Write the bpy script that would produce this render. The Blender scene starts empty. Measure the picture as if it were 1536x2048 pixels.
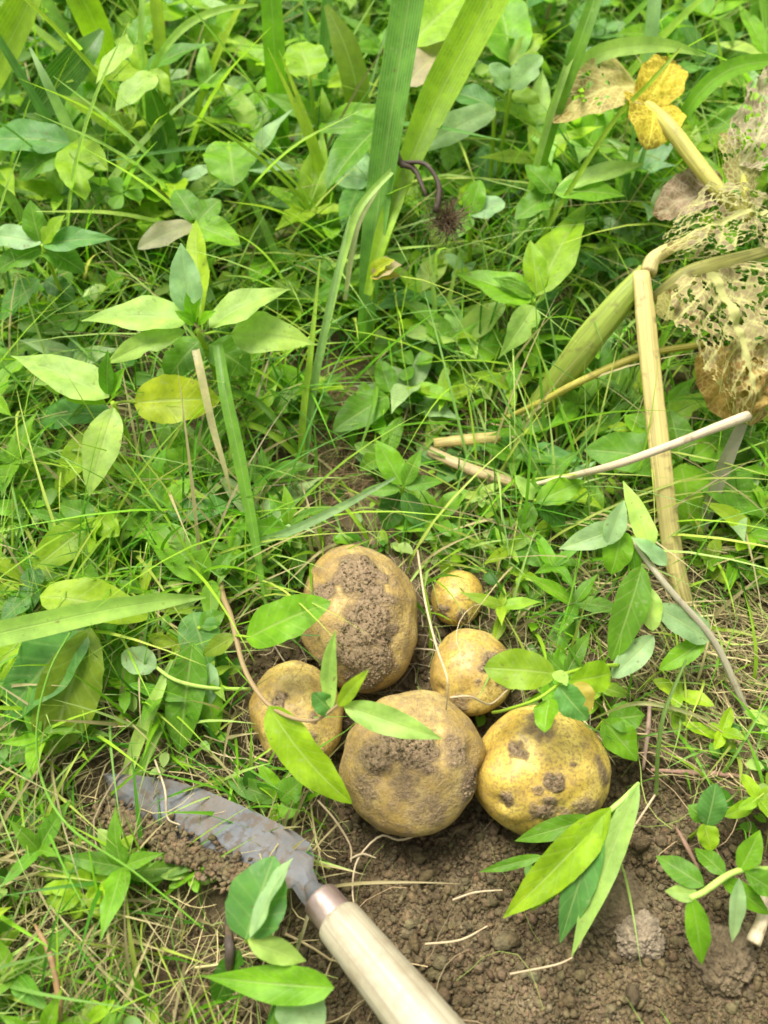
import bpy, math, random
import numpy as np
from mathutils import Vector, Matrix, Quaternion

random.seed(7)
RNG = np.random.default_rng(11)
scene = bpy.context.scene
COL = scene.collection

# ------------------------------------------------------------------ camera, sky, sun, exposure
CAM_H, PITCH, HALF = 0.575, math.radians(57), math.radians(29)
cam_d = bpy.data.cameras.new('camera')
cam = bpy.data.objects.new('camera', cam_d); COL.objects.link(cam)
cam.location = (0, 0, CAM_H)
cam.rotation_euler = (math.pi / 2 - PITCH, 0, 0)
cam_d.sensor_fit = 'VERTICAL'; cam_d.sensor_height = 24; cam_d.sensor_width = 18
cam_d.lens = 12 / math.tan(HALF)
cam_d.clip_start = 0.01; cam_d.clip_end = 200
cam_d.dof.use_dof = True; cam_d.dof.focus_distance = 0.58; cam_d.dof.aperture_fstop = 4.0
scene.camera = cam

SUN_EL, SUN_AZ = math.radians(66), math.radians(-35)      # azimuth from +y towards +x
w = bpy.data.worlds.new('World'); scene.world = w; w.use_nodes = True
nt = w.node_tree; nt.nodes.clear()
wo = nt.nodes.new('ShaderNodeOutputWorld'); bg = nt.nodes.new('ShaderNodeBackground')
sk = nt.nodes.new('ShaderNodeTexSky'); sk.sky_type = 'NISHITA'; sk.sun_disc = False
sk.sun_elevation = SUN_EL; sk.sun_rotation = SUN_AZ; sk.dust_density = 4.0; sk.air_density = 1.0
hs = nt.nodes.new('ShaderNodeHueSaturation'); hs.inputs['Saturation'].default_value = 0.12
bg.inputs['Strength'].default_value = 0.095
nt.links.new(sk.outputs[0], hs.inputs['Color']); nt.links.new(hs.outputs[0], bg.inputs[0]); nt.links.new(bg.outputs[0], wo.inputs[0])
sun_d = bpy.data.lights.new('sun', 'SUN'); sun = bpy.data.objects.new('sun', sun_d); COL.objects.link(sun)
sun_d.energy = 2.6; sun_d.angle = math.radians(28); sun_d.color = (1.0, 0.96, 0.88)
sdir = Vector((math.sin(SUN_AZ) * math.cos(SUN_EL), math.cos(SUN_AZ) * math.cos(SUN_EL), math.sin(SUN_EL)))
sun.rotation_euler = sdir.to_track_quat('Z', 'Y').to_euler()
sun.location = (0, 0, 3)
scene.view_settings.view_transform = 'Standard'; scene.view_settings.look = 'None'
scene.view_settings.exposure = 1.35; scene.view_settings.gamma = 1.0
scene.view_settings.use_curve_mapping = False
scene.cycles.max_bounces = 6; scene.cycles.diffuse_bounces = 3; scene.cycles.glossy_bounces = 2; scene.cycles.adaptive_threshold = 0.02; scene.cycles.transparent_max_bounces = 6
scene.cycles.filter_width = 1.7
scene.cycles.use_denoising = True

# ------------------------------------------------------------------ helpers
FPX = 1024 / math.tan(HALF)
CP, SP = math.cos(PITCH), math.sin(PITCH)
def at(u, v, z=0.0):
    """where the line of sight through a point of the photograph meets the height z (metres)"""
    a, b = (u - 768) / FPX, (1024 - v) / FPX
    d = Vector((a, CP + b * SP, -SP + b * CP))
    t = (z - CAM_H) / d.z
    return Vector((d.x * t, d.y * t, z))
def size(px, p):
    """a length in photograph pixels at point p, in metres"""
    return px / FPX * (p.y * CP + (CAM_H - p.z) * SP)
def project(p):
    dz = p[1] * CP + (CAM_H - p[2]) * SP
    up = p[1] * SP - (CAM_H - p[2]) * CP
    return 768 + p[0] / dz * FPX, 1024 - up / dz * FPX

def hash3(ix, iy, iz, seed):
    h = (ix.astype(np.int64) * 374761393 + iy.astype(np.int64) * 668265263 + iz.astype(np.int64) * 2147483647 + seed * 974711) & 0xffffffff
    h = ((h ^ (h >> 13)) * 1274126177) & 0xffffffff
    h = ((h ^ (h >> 16)) * 2246822519) & 0xffffffff
    return ((h ^ (h >> 15)) & 0xffff) / 65535.0
def vnoise(p, seed=0):
    i = np.floor(p).astype(np.int64); f = p - i; f = f * f * (3 - 2 * f); r = 0
    for dx in (0, 1):
        for dy in (0, 1):
            for dz in (0, 1):
                wgt = (f[:, 0] if dx else 1 - f[:, 0]) * (f[:, 1] if dy else 1 - f[:, 1]) * (f[:, 2] if dz else 1 - f[:, 2])
                r = r + wgt * hash3(i[:, 0] + dx, i[:, 1] + dy, i[:, 2] + dz, seed)
    return r * 2 - 1
def fbm(p, octs=3, seed=0):
    r, a, s = 0, 1.0, 0
    for k in range(octs):
        r = r + a * vnoise(p * 2.03 ** k + 17.3 * k, seed + k); s += a; a *= 0.5
    return r / s
def sstep(a, b, x):
    t = np.clip((x - a) / (b - a), 0, 1); return t * t * (3 - 2 * t)

def tag(o, label=None, cat=None, group=None, kind=None):
    if label: o['label'] = label
    if cat: o['category'] = cat
    if group: o['group'] = group
    if kind: o['kind'] = kind
    return o
def mesh_data(name, verts, faces, mat, uvs=None, cols=None, smooth=True, floats=None):
    me = bpy.data.meshes.new(name)
    me.from_pydata([tuple(v) for v in verts], [], faces)
    if uvs is not None:
        lay = me.uv_layers.new(name='UVMap')
        idx = np.empty(len(me.loops), dtype=np.int32); me.loops.foreach_get('vertex_index', idx)
        lay.data.foreach_set('uv', np.asarray(uvs, dtype=np.float32)[idx].ravel())
    if cols is not None: set_cols(me, cols)
    if floats is not None:
        at_ = me.attributes.new('mask', 'FLOAT', 'POINT'); at_.data.foreach_set('value', np.asarray(floats, dtype=np.float32))
    if smooth: me.polygons.foreach_set('use_smooth', [True] * len(me.polygons))
    me.materials.append(mat)
    return me
def set_cols(me, cols):
    c = np.ones((len(me.vertices), 4), dtype=np.float32); c[:, :3] = cols
    a = me.attributes.new('tint', 'FLOAT_COLOR', 'POINT'); a.data.foreach_set('color', c.ravel())
def mass_mesh(name, V, Fq, mat, cols=None, uvs=None):
    """fast build of a big mesh: V (n,3), Fq (m,k) all faces of one size"""
    me = bpy.data.meshes.new(name); n, m, k = len(V), len(Fq), Fq.shape[1]
    me.vertices.add(n); me.vertices.foreach_set('co', np.asarray(V, dtype=np.float32).ravel())
    me.loops.add(m * k); me.loops.foreach_set('vertex_index', Fq.astype(np.int32).ravel())
    me.polygons.add(m); me.polygons.foreach_set('loop_start', np.arange(0, m * k, k, dtype=np.int32))
    me.update(calc_edges=True)
    me.polygons.foreach_set('use_smooth', np.ones(m, dtype=bool))
    if cols is not None: set_cols(me, cols)
    if uvs is not None:
        lay = me.uv_layers.new(name='UVMap')
        lay.data.foreach_set('uv', np.asarray(uvs, dtype=np.float32)[Fq.ravel()].ravel())
    me.materials.append(mat)
    return me
def link(name, me, parent=None, color=None, loc=None):
    o = bpy.data.objects.new(name, me); COL.objects.link(o)
    if parent is not None: o.parent = parent
    if loc is not None: o.location = loc
    if color is not None: o.color = (*color, 1)
    return o
def empty(name, loc):
    o = bpy.data.objects.new(name, None); COL.objects.link(o); o.location = loc
    o.empty_display_size = 0.01
    return o
def spline(pts, n):
    """Catmull-Rom through pts, n samples"""
    P = [Vector(p) for p in pts]
    P = [P[0] * 2 - P[1]] + P + [P[-1] * 2 - P[-2]]
    out = []; m = len(P) - 3
    for i in range(n):
        t = i / (n - 1) * m; k = min(int(t), m - 1); f = t - k
        a, b, c, d = P[k:k + 4]
        out.append(0.5 * ((2 * b) + (c - a) * f + (2 * a - 5 * b + 4 * c - d) * f * f + (3 * b - a - 3 * c + d) * f ** 3))
    return out
def lerp_list(vals, n):
    return np.interp(np.linspace(0, 1, n), np.linspace(0, 1, len(vals)), vals)
def frames(P, hint):
    out = []; n = len(P); prev = None
    for i in range(n):
        t = (P[min(i + 1, n - 1)] - P[max(i - 1, 0)]).normalized()
        h = Vector(hint) if prev is None else prev
        s = t.cross(h)
        if s.length < 0.15 and prev is None: s = t.cross(Vector((0.2, -1, 0.25)))
        s.normalize(); nn = s.cross(t).normalized(); prev = nn
        out.append((t, s, nn))
    return out
def tube_geo(pts, radii, sides=8, n=None, cap=True, bumps=0.0, flat=1.0):
    n = n or max(6, len(pts) * 4); P = spline(pts, n); R = lerp_list(radii, n)
    fr = frames(P, (0, -0.3, 1)); V, F, UV = [], [], []
    for i in range(n):
        t, s, nn = fr[i]
        for k in range(sides):
            a = 2 * math.pi * k / sides
            r = R[i] * (1 + bumps * random.uniform(-1, 1))
            V.append(P[i] + s * math.cos(a) * r + nn * math.sin(a) * r * flat); UV.append((k / sides, i / (n - 1)))
    for i in range(n - 1):
        for k in range(sides):
            k2 = (k + 1) % sides
            F.append((i * sides + k, i * sides + k2, (i + 1) * sides + k2, (i + 1) * sides + k))
    if cap:
        F.append(tuple(range(sides - 1, -1, -1))); F.append(tuple((n - 1) * sides + k for k in range(sides)))
    return V, F, UV
PROF = {
    'lance': lambda s: 1.0 if False else (s ** 0.75) * (1 - s) ** 1.05 / 0.297,
    'ovate': lambda s: (s ** 0.55) * (1 - s) ** 0.75 / 0.448,
    'acumin': lambda s: (s ** 0.62) * (1 - s) ** 1.35 / 0.312 if s < 0.995 else 0.01,
    'oblong': lambda s: (math.sin(math.pi * min(1, max(0, s))) ** 0.6),
    'heart': lambda s: ((s + 0.03) ** 0.35) * (1 - s) ** 0.62 / 0.56,
    'round': lambda s: (math.sin(math.pi * s) ** 0.5),
}
TC = (-1, -0.66, -0.33, 0, 0.33, 0.66, 1)
def leaf_geo(B, T, width, arch=0.12, roll=0.0, fold=0.25, prof='lance', rows=16, wav=0.13, hint=(0, -0.2, 1), sweep=0.0, quilt=0.02, twist=0.0):
    B, T = Vector(B), Vector(T); L = (T - B).length; d = (T - B) / L
    h = Vector(hint); h = h - d * h.dot(d)
    if h.length < 0.2: h = Vector((0.15, -1, 0.2)); h = h - d * h.dot(d)
    h.normalize(); h = Quaternion(d, roll) @ h; side = d.cross(h).normalized()
    C = (B + T) / 2 + h * arch * L + side * sweep * L
    ph = random.uniform(0, 6.28); twist = twist or random.uniform(-.45, .45); nib = {-1: [1 + random.uniform(-.035, .035) for _ in range(rows + 1)], 1: [1 + random.uniform(-.035, .035) for _ in range(rows + 1)]}
    if rows > 8 and random.random() < .22:
        q_ = random.choice((-1, 1)); i0 = random.randint(3, rows - 3); nib[q_][i0] *= random.uniform(.45, .75); nib[q_][i0 + 1] *= random.uniform(.6, .9)
    V, F, UV = [], [], []; pf = PROF[prof]; nc = len(TC)
    for i in range(rows + 1):
        s = i / rows
        p = B * (1 - s) ** 2 + C * 2 * s * (1 - s) + T * s * s
        tg = ((C - B) * (1 - s) + (T - C) * s).normalized()
        sd = tg.cross(h).normalized()
        if twist: sd = Quaternion(tg, twist * (s - 0.3)) @ sd
        nn = sd.cross(tg).normalized()
        hw = width / 2 * max(pf(min(max(s, 1e-4), 0.9999)), 0.025)
        for t in TC:
            a = abs(t)
            z = fold * a * hw - 0.35 * fold * a * a * hw + wav * hw * math.sin(ph + s * 13 + t * 2.1) * a
            z += quilt * hw * (math.cos((s - 0.3 * a) * 46) * (1 - a) * (a > 0.05)) - 0.05 * hw * (a < 0.05)
            V.append(p + sd * t * hw * (1 if a < .5 else nib[1 if t > 0 else -1][i]) + nn * z); UV.append((0.5 + t / 2, s))
    for i in range(rows):
        for k in range(nc - 1):
            F.append((i * nc + k, i * nc + k + 1, (i + 1) * nc + k + 1, (i + 1) * nc + k))
    return V, F, UV
def blade_geo(pts, widths, n=26, fold=0.3, hint=(0, -0.5, 0.8), roll=0.0):
    P = spline(pts, n); W = lerp_list(widths, n); fr = frames(P, hint); V, F, UV = [], [], []
    for i in range(n):
        t, s, nn = fr[i]
        if roll: s = Quaternion(t, roll) @ s; nn = s.cross(t)
        for k, tt in enumerate((-1, -0.5, 0, 0.5, 1)):
            V.append(P[i] + s * tt * W[i] / 2 + nn * abs(tt) * fold * W[i] / 2); UV.append((0.5 + tt / 2, i / (n - 1)))
    for i in range(n - 1):
        for k in range(4): F.append((i * 5 + k, i * 5 + k + 1, i * 5 + k + 6, i * 5 + k + 5))
    return V, F, UV

# ------------------------------------------------------------------ materials
def new_mat(name):
    m = bpy.data.materials.new(name); m.use_nodes = True; m.node_tree.nodes.clear()
    return m, m.node_tree.nodes, m.node_tree.links
def N(ns, kind, **kw):
    n = ns.new(kind)
    for k, v in kw.items(): setattr(n, k, v)
    return n
def mixc(ns, ls, fac, a, b, mode='MIX'):
    m = ns.new('ShaderNodeMix'); m.data_type = 'RGBA'; m.blend_type = mode
    for sock, val in ((m.inputs[0], fac), (m.inputs[6], a), (m.inputs[7], b)):
        if hasattr(val, 'node'): ls.new(val, sock)
        elif isinstance(val, (int, float)): sock.default_value = val
        else: sock.default_value = (*val, 1) if len(val) == 3 else val
    return m.outputs[2]
def math_n(ns, ls, op, a, b=None, c=None):
    m = ns.new('ShaderNodeMath'); m.operation = op
    for i, v in enumerate((a, b, c)):
        if v is None: continue
        if hasattr(v, 'node'): ls.new(v, m.inputs[i])
        else: m.inputs[i].default_value = v
    return m.outputs[0]
def ramp(ns, ls, fac, stops):
    r = ns.new('ShaderNodeValToRGB'); els = r.color_ramp.elements
    while len(els) < len(stops): els.new(0.5)
    for e, (p, c) in zip(els, stops):
        e.position = p; e.color = (*c, 1) if len(c) == 3 else c
    ls.new(fac, r.inputs[0]); return r.outputs[0]
def noise(ns, ls, scale, detail=3, rough=0.55, vec=None, dist=0.0):
    n = ns.new('ShaderNodeTexNoise'); n.inputs['Scale'].default_value = scale; n.inputs['Detail'].default_value = detail
    n.inputs['Roughness'].default_value = rough; n.inputs['Distortion'].default_value = dist
    if vec is not None: ls.new(vec, n.inputs['Vector'])
    return n.outputs['Fac']
def foliage(name, source='object', veins=True, rough=0.5, trans=0.45, spots=0.35, blade=False):
    m, ns, ls = new_mat(name)
    out = N(ns, 'ShaderNodeOutputMaterial'); geo = N(ns, 'ShaderNodeNewGeometry')
    p = N(ns, 'ShaderNodeBsdfPrincipled')
    if source == 'object':
        oi = N(ns, 'ShaderNodeObjectInfo'); base = oi.outputs['Color']
    else: base = N(ns, 'ShaderNodeAttribute', attribute_name='tint').outputs['Color']
    c = base
    if veins:
        tc = N(ns, 'ShaderNodeTexCoord'); uv = N(ns, 'ShaderNodeSeparateXYZ'); ls.new(tc.outputs['UV'], uv.inputs[0])
        nz = noise(ns, ls, 60, 3, 0.65, geo.outputs['Position'])
        c = mixc(ns, ls, 1.0, base, ramp(ns, ls, nz, [(0.3, (0.70, 0.73, 0.7)), (0.7, (1.28, 1.2, 1.25))]), 'MULTIPLY')
        yel = mixc(ns, ls, 1.0, base, (1.45, 1.18, 0.75), 'MULTIPLY')
        c = mixc(ns, ls, ramp(ns, ls, nz, [(0.55, (0, 0, 0)), (0.8, (spots, spots, spots))]), c, yel)
        n2 = noise(ns, ls, 210, 2, 0.6, geo.outputs['Position'])
        c = mixc(ns, ls, ramp(ns, ls, n2, [(0.26, (0.6,) * 3), (0.34, (0, 0, 0))]), c, (0.17, 0.12, 0.045))
        c = mixc(ns, ls, ramp(ns, ls, n2, [(0.62, (0, 0, 0)), (0.78, (0.35,) * 3)]), c, (0.40, 0.42, 0.22))
        a = math_n(ns, ls, 'ABSOLUTE', math_n(ns, ls, 'MULTIPLY_ADD', uv.outputs[0], 2.0, -1.0))
        mid = ramp(ns, ls, a, [(0.03, (1, 1, 1)), (0.085, (0, 0, 0))])
        if blade:
            st = math_n(ns, ls, 'SINE', math_n(ns, ls, 'MULTIPLY', uv.outputs[0], 75.0))
            side = math_n(ns, ls, 'MULTIPLY', math_n(ns, ls, 'GREATER_THAN', st, 0.35), 0.35)
        else:
            fr = math_n(ns, ls, 'MULTIPLY_ADD', oi.outputs['Random'], 22.0, 36.0)
            wv = math_n(ns, ls, 'SINE', math_n(ns, ls, 'MULTIPLY', math_n(ns, ls, 'SUBTRACT', uv.outputs[1], math_n(ns, ls, 'MULTIPLY', math_n(ns, ls, 'POWER', a, 0.75), 0.22)), fr))
            side = math_n(ns, ls, 'MULTIPLY', ramp(ns, ls, wv, [(0.72, (0, 0, 0)), (1.0, (1, 1, 1))]), 0.22)
        vein = math_n(ns, ls, 'MAXIMUM', math_n(ns, ls, 'MULTIPLY', mid, 0.7), side)
        c = mixc(ns, ls, vein, c, mixc(ns, ls, 0.5, base, (0.42, 0.50, 0.16)))
        bp = N(ns, 'ShaderNodeBump'); bp.inputs['Strength'].default_value = 0.4; bp.inputs['Distance'].default_value = 0.0008; bp.invert = True
        ls.new(vein, bp.inputs['Height']); ls.new(bp.outputs[0], p.inputs['Normal'])
        back = mixc(ns, ls, 0.35, c, (0.27, 0.38, 0.09))
        c = mixc(ns, ls, geo.outputs['Backfacing'], c, back)
    ls.new(c, p.inputs['Base Color']); p.inputs['Roughness'].default_value = rough; p.inputs['Specular IOR Level'].default_value = 0.3
    tr = N(ns, 'ShaderNodeBsdfTranslucent'); ls.new(mixc(ns, ls, 1.0, c, (1.2, 1.5, 0.5), 'MULTIPLY'), tr.inputs[0])
    mx = N(ns, 'ShaderNodeMixShader'); mx.inputs[0].default_value = trans
    ls.new(p.outputs[0], mx.inputs[1]); ls.new(tr.outputs[0], mx.inputs[2]); ls.new(mx.outputs[0], out.inputs[0])
    return m
M_LEAF = foliage('leaf')
M_BLADE = foliage('blade', rough=0.38, blade=True)
M_GRASS = foliage('grass', 'tint', veins=False, rough=0.45, trans=0.4)
M_DRYLEAF = foliage('dry_leaf', 'tint', veins=False, rough=0.7, trans=0.3, spots=0.2)

def stalk_mat(name, source='object', rough=0.55, streak=0.5, trans=0.0, freq=34):
    m, ns, ls = new_mat(name); out = N(ns, 'ShaderNodeOutputMaterial')
    if source == 'object': base = N(ns, 'ShaderNodeObjectInfo').outputs['Color']
    else: base = N(ns, 'ShaderNodeAttribute', attribute_name='tint').outputs['Color']
    geo = N(ns, 'ShaderNodeNewGeometry'); tc = N(ns, 'ShaderNodeTexCoord')
    mp = N(ns, 'ShaderNodeMapping'); ls.new(tc.outputs['UV'], mp.inputs[0]); mp.inputs['Scale'].default_value = (freq, 1.6, 1)
    n1 = noise(ns, ls, 1.0, 4, 0.6, mp.outputs[0]); n2 = noise(ns, ls, 90, 4, 0.65, geo.outputs['Position'])
    v = ramp(ns, ls, n1, [(0.3, (1 - streak,) * 3), (0.65, (1.25, 1.22, 1.15))])
    c = mixc(ns, ls, 1.0, base, v, 'MULTIPLY')
    c = mixc(ns, ls, ramp(ns, ls, n2, [(0.56, (0, 0, 0)), (0.74, (0.7,) * 3)]), c, (0.17, 0.11, 0.05))
    bp = N(ns, 'ShaderNodeBump'); bp.inputs['Strength'].default_value = 0.5; bp.inputs['Distance'].default_value = 0.001; ls.new(n1, bp.inputs['Height'])
    p = N(ns, 'ShaderNodeBsdfPrincipled'); ls.new(c, p.inputs['Base Color']); p.inputs['Roughness'].default_value = rough
    p.inputs['Specular IOR Level'].default_value = 0.4; ls.new(bp.outputs[0], p.inputs['Normal'])
    if trans:
        tr = N(ns, 'ShaderNodeBsdfTranslucent'); ls.new(c, tr.inputs[0]); mx = N(ns, 'ShaderNodeMixShader'); mx.inputs[0].default_value = trans
        ls.new(p.outputs[0], mx.inputs[1]); ls.new(tr.outputs[0], mx.inputs[2]); ls.new(mx.outputs[0], out.inputs[0])
    else: ls.new(p.outputs[0], out.inputs[0])
    return m
M_STEM = stalk_mat('stem', streak=0.3)
M_STALK = stalk_mat('stalk', streak=0.5, trans=0.3, rough=0.55, freq=14)
M_STRAW = stalk_mat('straw', 'tint', rough=0.7, streak=0.2)

def soil_mat(name, ca, cb, cc, source=None):
    m, ns, ls = new_mat(name); out = N(ns, 'ShaderNodeOutputMaterial'); geo = N(ns, 'ShaderNodeNewGeometry')
    n1 = noise(ns, ls, 28, 3, 0.6, geo.outputs['Position']); n2 = noise(ns, ls, 260, 4, 0.7, geo.outputs['Position'])
    c = ramp(ns, ls, n1, [(0.3, ca), (0.55, cb), (0.75, cc)])
    c = mixc(ns, ls, 1.0, c, ramp(ns, ls, n2, [(0.3, (0.55,) * 3), (0.68, (1.35, 1.32, 1.28))]), 'MULTIPLY')
    if source:
        tv = N(ns, 'ShaderNodeAttribute', attribute_name='tint').outputs['Color']; c = mixc(ns, ls, 1.0, c, tv, 'MULTIPLY')
    h = n2
    bp = N(ns, 'ShaderNodeBump'); bp.inputs['Strength'].default_value = 0.9; bp.inputs['Distance'].default_value = 0.003; ls.new(h, bp.inputs['Height'])
    p = N(ns, 'ShaderNodeBsdfPrincipled'); ls.new(c, p.inputs['Base Color']); p.inputs['Roughness'].default_value = 0.95
    p.inputs['Specular IOR Level'].default_value = 0.15; ls.new(bp.outputs[0], p.inputs['Normal']); ls.new(p.outputs[0], out.inputs[0])
    return m
SA, SB, SC = (0.085, 0.063, 0.032), (0.138, 0.105, 0.057), (0.195, 0.152, 0.088)
M_SOIL = soil_mat('soil', SA, SB, SC)
M_CRUMB = soil_mat('soil_crumb', SA, SB, SC, 'tint')
M_CLOD = soil_mat('clod', (0.22, 0.175, 0.12), (0.29, 0.235, 0.165), (0.34, 0.28, 0.20))

M_CLOD2 = soil_mat('brown_clod', (0.11, 0.082, 0.048), (0.17, 0.13, 0.078), (0.22, 0.172, 0.108))

def potato_mat():
    m, ns, ls = new_mat('potato_skin'); out = N(ns, 'ShaderNodeOutputMaterial')
    tc = N(ns, 'ShaderNodeTexCoord'); P = tc.outputs['Object']
    mask = N(ns, 'ShaderNodeAttribute', attribute_name='mask').outputs['Fac']
    n1 = noise(ns, ls, 30, 4, 0.6, P); n2 = noise(ns, ls, 520, 3, 0.7, P); n3 = noise(ns, ls, 150, 4, 0.7, P)
    skin = ramp(ns, ls, n1, [(0.28, (0.29, 0.18, 0.042)), (0.48, (0.44, 0.325, 0.078)), (0.68, (0.60, 0.49, 0.165))])
    skin = mixc(ns, ls, 1.0, skin, N(ns, 'ShaderNodeObjectInfo').outputs['Color'], 'MULTIPLY')
    speck = ramp(ns, ls, n2, [(0.36, (0.85,) * 3), (0.54, (0, 0, 0))])
    skin = mixc(ns, ls, speck, skin, (0.20, 0.125, 0.045))
    bl = ramp(ns, ls, n3, [(0.46, (0, 0, 0)), (0.68, (0.48,) * 3)])
    skin = mixc(ns, ls, bl, skin, (0.30, 0.205, 0.085))
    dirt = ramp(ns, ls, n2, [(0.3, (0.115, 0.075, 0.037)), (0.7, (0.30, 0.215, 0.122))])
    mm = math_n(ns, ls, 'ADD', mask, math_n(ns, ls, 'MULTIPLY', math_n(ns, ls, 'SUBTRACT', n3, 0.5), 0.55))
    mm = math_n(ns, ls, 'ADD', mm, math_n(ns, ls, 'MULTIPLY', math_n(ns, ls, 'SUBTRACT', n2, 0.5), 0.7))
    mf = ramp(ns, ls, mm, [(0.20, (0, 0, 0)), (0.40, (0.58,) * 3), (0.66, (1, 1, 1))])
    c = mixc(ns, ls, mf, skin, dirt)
    h = math_n(ns, ls, 'ADD', math_n(ns, ls, 'MULTIPLY', n2, math_n(ns, ls, 'MULTIPLY_ADD', math_n(ns, ls, 'POWER', mf, 3.0), 1.6, 0.06)), math_n(ns, ls, 'MULTIPLY', math_n(ns, ls, 'POWER', mf, 3.0), 0.7))
    bp = N(ns, 'ShaderNodeBump'); bp.inputs['Strength'].default_value = 0.8; bp.inputs['Distance'].default_value = 0.0011; ls.new(h, bp.inputs['Height'])
    p = N(ns, 'ShaderNodeBsdfPrincipled'); ls.new(c, p.inputs['Base Color'])
    ls.new(math_n(ns, ls, 'MULTIPLY_ADD', mf, 0.5, 0.42), p.inputs['Roughness'])
    p.inputs['Specular IOR Level'].default_value = 0.35; ls.new(bp.outputs[0], p.inputs['Normal']); ls.new(p.outputs[0], out.inputs[0])
    return m
M_POTATO = potato_mat()

def metal_mat(name, ca, cb, rust, metallic=0.75, rough=0.45, dirt=0.55):
    m, ns, ls = new_mat(name); out = N(ns, 'ShaderNodeOutputMaterial'); geo = N(ns, 'ShaderNodeNewGeometry'); P = geo.outputs['Position']
    n1 = noise(ns, ls, 75, 4, 0.6, P); n2 = noise(ns, ls, 150, 4, 0.7, P); n3 = noise(ns, ls, 30, 5, 0.7, P)
    c = ramp(ns, ls, n1, [(0.35, ca), (0.62, cb)])
    rf = ramp(ns, ls, n2, [(dirt, (0, 0, 0)), (dirt + 0.1, (0.75,) * 3)])
    c = mixc(ns, ls, rf, c, rust)
    df = ramp(ns, ls, n3, [(0.42, (0, 0, 0)), (0.70, (0.65,) * 3)])
    c = mixc(ns, ls, df, c, (0.17, 0.125, 0.075))
    p = N(ns, 'ShaderNodeBsdfPrincipled'); ls.new(c, p.inputs['Base Color'])
    f = math_n(ns, ls, 'MAXIMUM', rf, df)
    ls.new(math_n(ns, ls, 'MULTIPLY_ADD', f, -metallic, metallic), p.inputs['Metallic'])
    ls.new(math_n(ns, ls, 'MULTIPLY_ADD', f, 0.4, rough), p.inputs['Roughness'])
    bp = N(ns, 'ShaderNodeBump'); bp.inputs['Strength'].default_value = 0.35; bp.inputs['Distance'].default_value = 0.001; ls.new(n2, bp.inputs['Height'])
    ls.new(bp.outputs[0], p.inputs['Normal']); ls.new(p.outputs[0], out.inputs[0])
    return m
M_STEEL = metal_mat('worn_steel', (0.080, 0.086, 0.092), (0.118, 0.125, 0.130), (0.10, 0.07, 0.045), metallic=0.3, rough=0.62, dirt=0.5)
M_FERRULE = metal_mat('ferrule_steel', (0.34, 0.24, 0.21), (0.42, 0.32, 0.28), (0.12, 0.06, 0.045), rough=0.3, dirt=0.62)
def wood_mat():
    m, ns, ls = new_mat('pale_wood'); out = N(ns, 'ShaderNodeOutputMaterial'); tc = N(ns, 'ShaderNodeTexCoord')
    mp = N(ns, 'ShaderNodeMapping'); ls.new(tc.outputs['UV'], mp.inputs[0]); mp.inputs['Scale'].default_value = (26, 1.5, 1)
    n1 = noise(ns, ls, 1.6, 5, 0.6, mp.outputs[0], 0.3); n2 = noise(ns, ls, 45, 4, 0.7, tc.outputs['Object']); n3 = noise(ns, ls, 420, 2, 0.6, tc.outputs['Object'])
    c = ramp(ns, ls, n1, [(0.3, (0.21, 0.175, 0.11)), (0.5, (0.34, 0.30, 0.20)), (0.75, (0.40, 0.36, 0.255))])
    c = mixc(ns, ls, ramp(ns, ls, n2, [(0.46, (0, 0, 0)), (0.68, (0.7,) * 3)]), c, (0.21, 0.16, 0.095))
    c = mixc(ns, ls, ramp(ns, ls, n3, [(0.2, (0.6,) * 3), (0.3, (0, 0, 0))]), c, (0.14, 0.10, 0.06))
    p = N(ns, 'ShaderNodeBsdfPrincipled'); ls.new(c, p.inputs['Base Color']); p.inputs['Roughness'].default_value = 0.5
    bp = N(ns, 'ShaderNodeBump'); bp.inputs['Strength'].default_value = 0.25; bp.inputs['Distance'].default_value = 0.0008; ls.new(n1, bp.inputs['Height'])
    ls.new(bp.outputs[0], p.inputs['Normal']); ls.new(p.outputs[0], out.inputs[0])
    return m
M_WOOD = wood_mat()

# leaf and stalk colours (linear albedo)
GREEN = {
    'mid': (0.110, 0.265, 0.012), 'bright': (0.165, 0.37, 0.010), 'yg': (0.25, 0.40, 0.016), 'pale': (0.34, 0.52, 0.10),
    'dark': (0.048, 0.155, 0.009), 'blue': (0.100, 0.26, 0.045), 'paleblue': (0.30, 0.47, 0.20), 'yellow': (0.34, 0.43, 0.015),
    'olive': (0.16, 0.25, 0.015), 'tan': (0.42, 0.34, 0.17), 'lime': (0.25, 0.43, 0.010), 'orange': (0.42, 0.32, 0.05),
}
def vary(c, k=0.16):
    if isinstance(c, str): c = GREEN[c]
    f = 1 + random.uniform(-k, k); g = 1 + random.uniform(-k, k) * 0.6
    return (min(1, c[0] * f * g), min(1, c[1] * f), min(1, c[2] * f / g))

# ------------------------------------------------------------------ ground
def W2(u, v): p = at(u, v, 0); return p.x, p.y
SOIL_ZONES = [(1000, 1800, .125, .062), (1330, 1900, .13, .07), (860, 1680, .07, .03), (1250, 1600, .06, .03), (760, 1980, .10, .05), (1150, 2030, .14, .05)]
THIN_ZONES = [(230, 1900, .085, .035), (720, 960, .13, .055), (300, 930, .08, .035), (200, 1640, .09, .03), (780, 1420, .14, .075), (1350, 1290, .12, .085), (640, 760, .05, .04)]
def soil_mask(x, y):
    p = np.stack([x * 22, y * 22, x * 0], 1); nz = fbm(p, 3, 5) * 0.35; r = np.zeros(len(x))
    for u, v, a, b in SOIL_ZONES:
        cx, cy = W2(u, v); d = np.sqrt(((x - cx) / a) ** 2 + ((y - cy) / b) ** 2) + nz
        r = np.maximum(r, 1 - sstep(0.75, 1.15, d))
    return r
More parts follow.
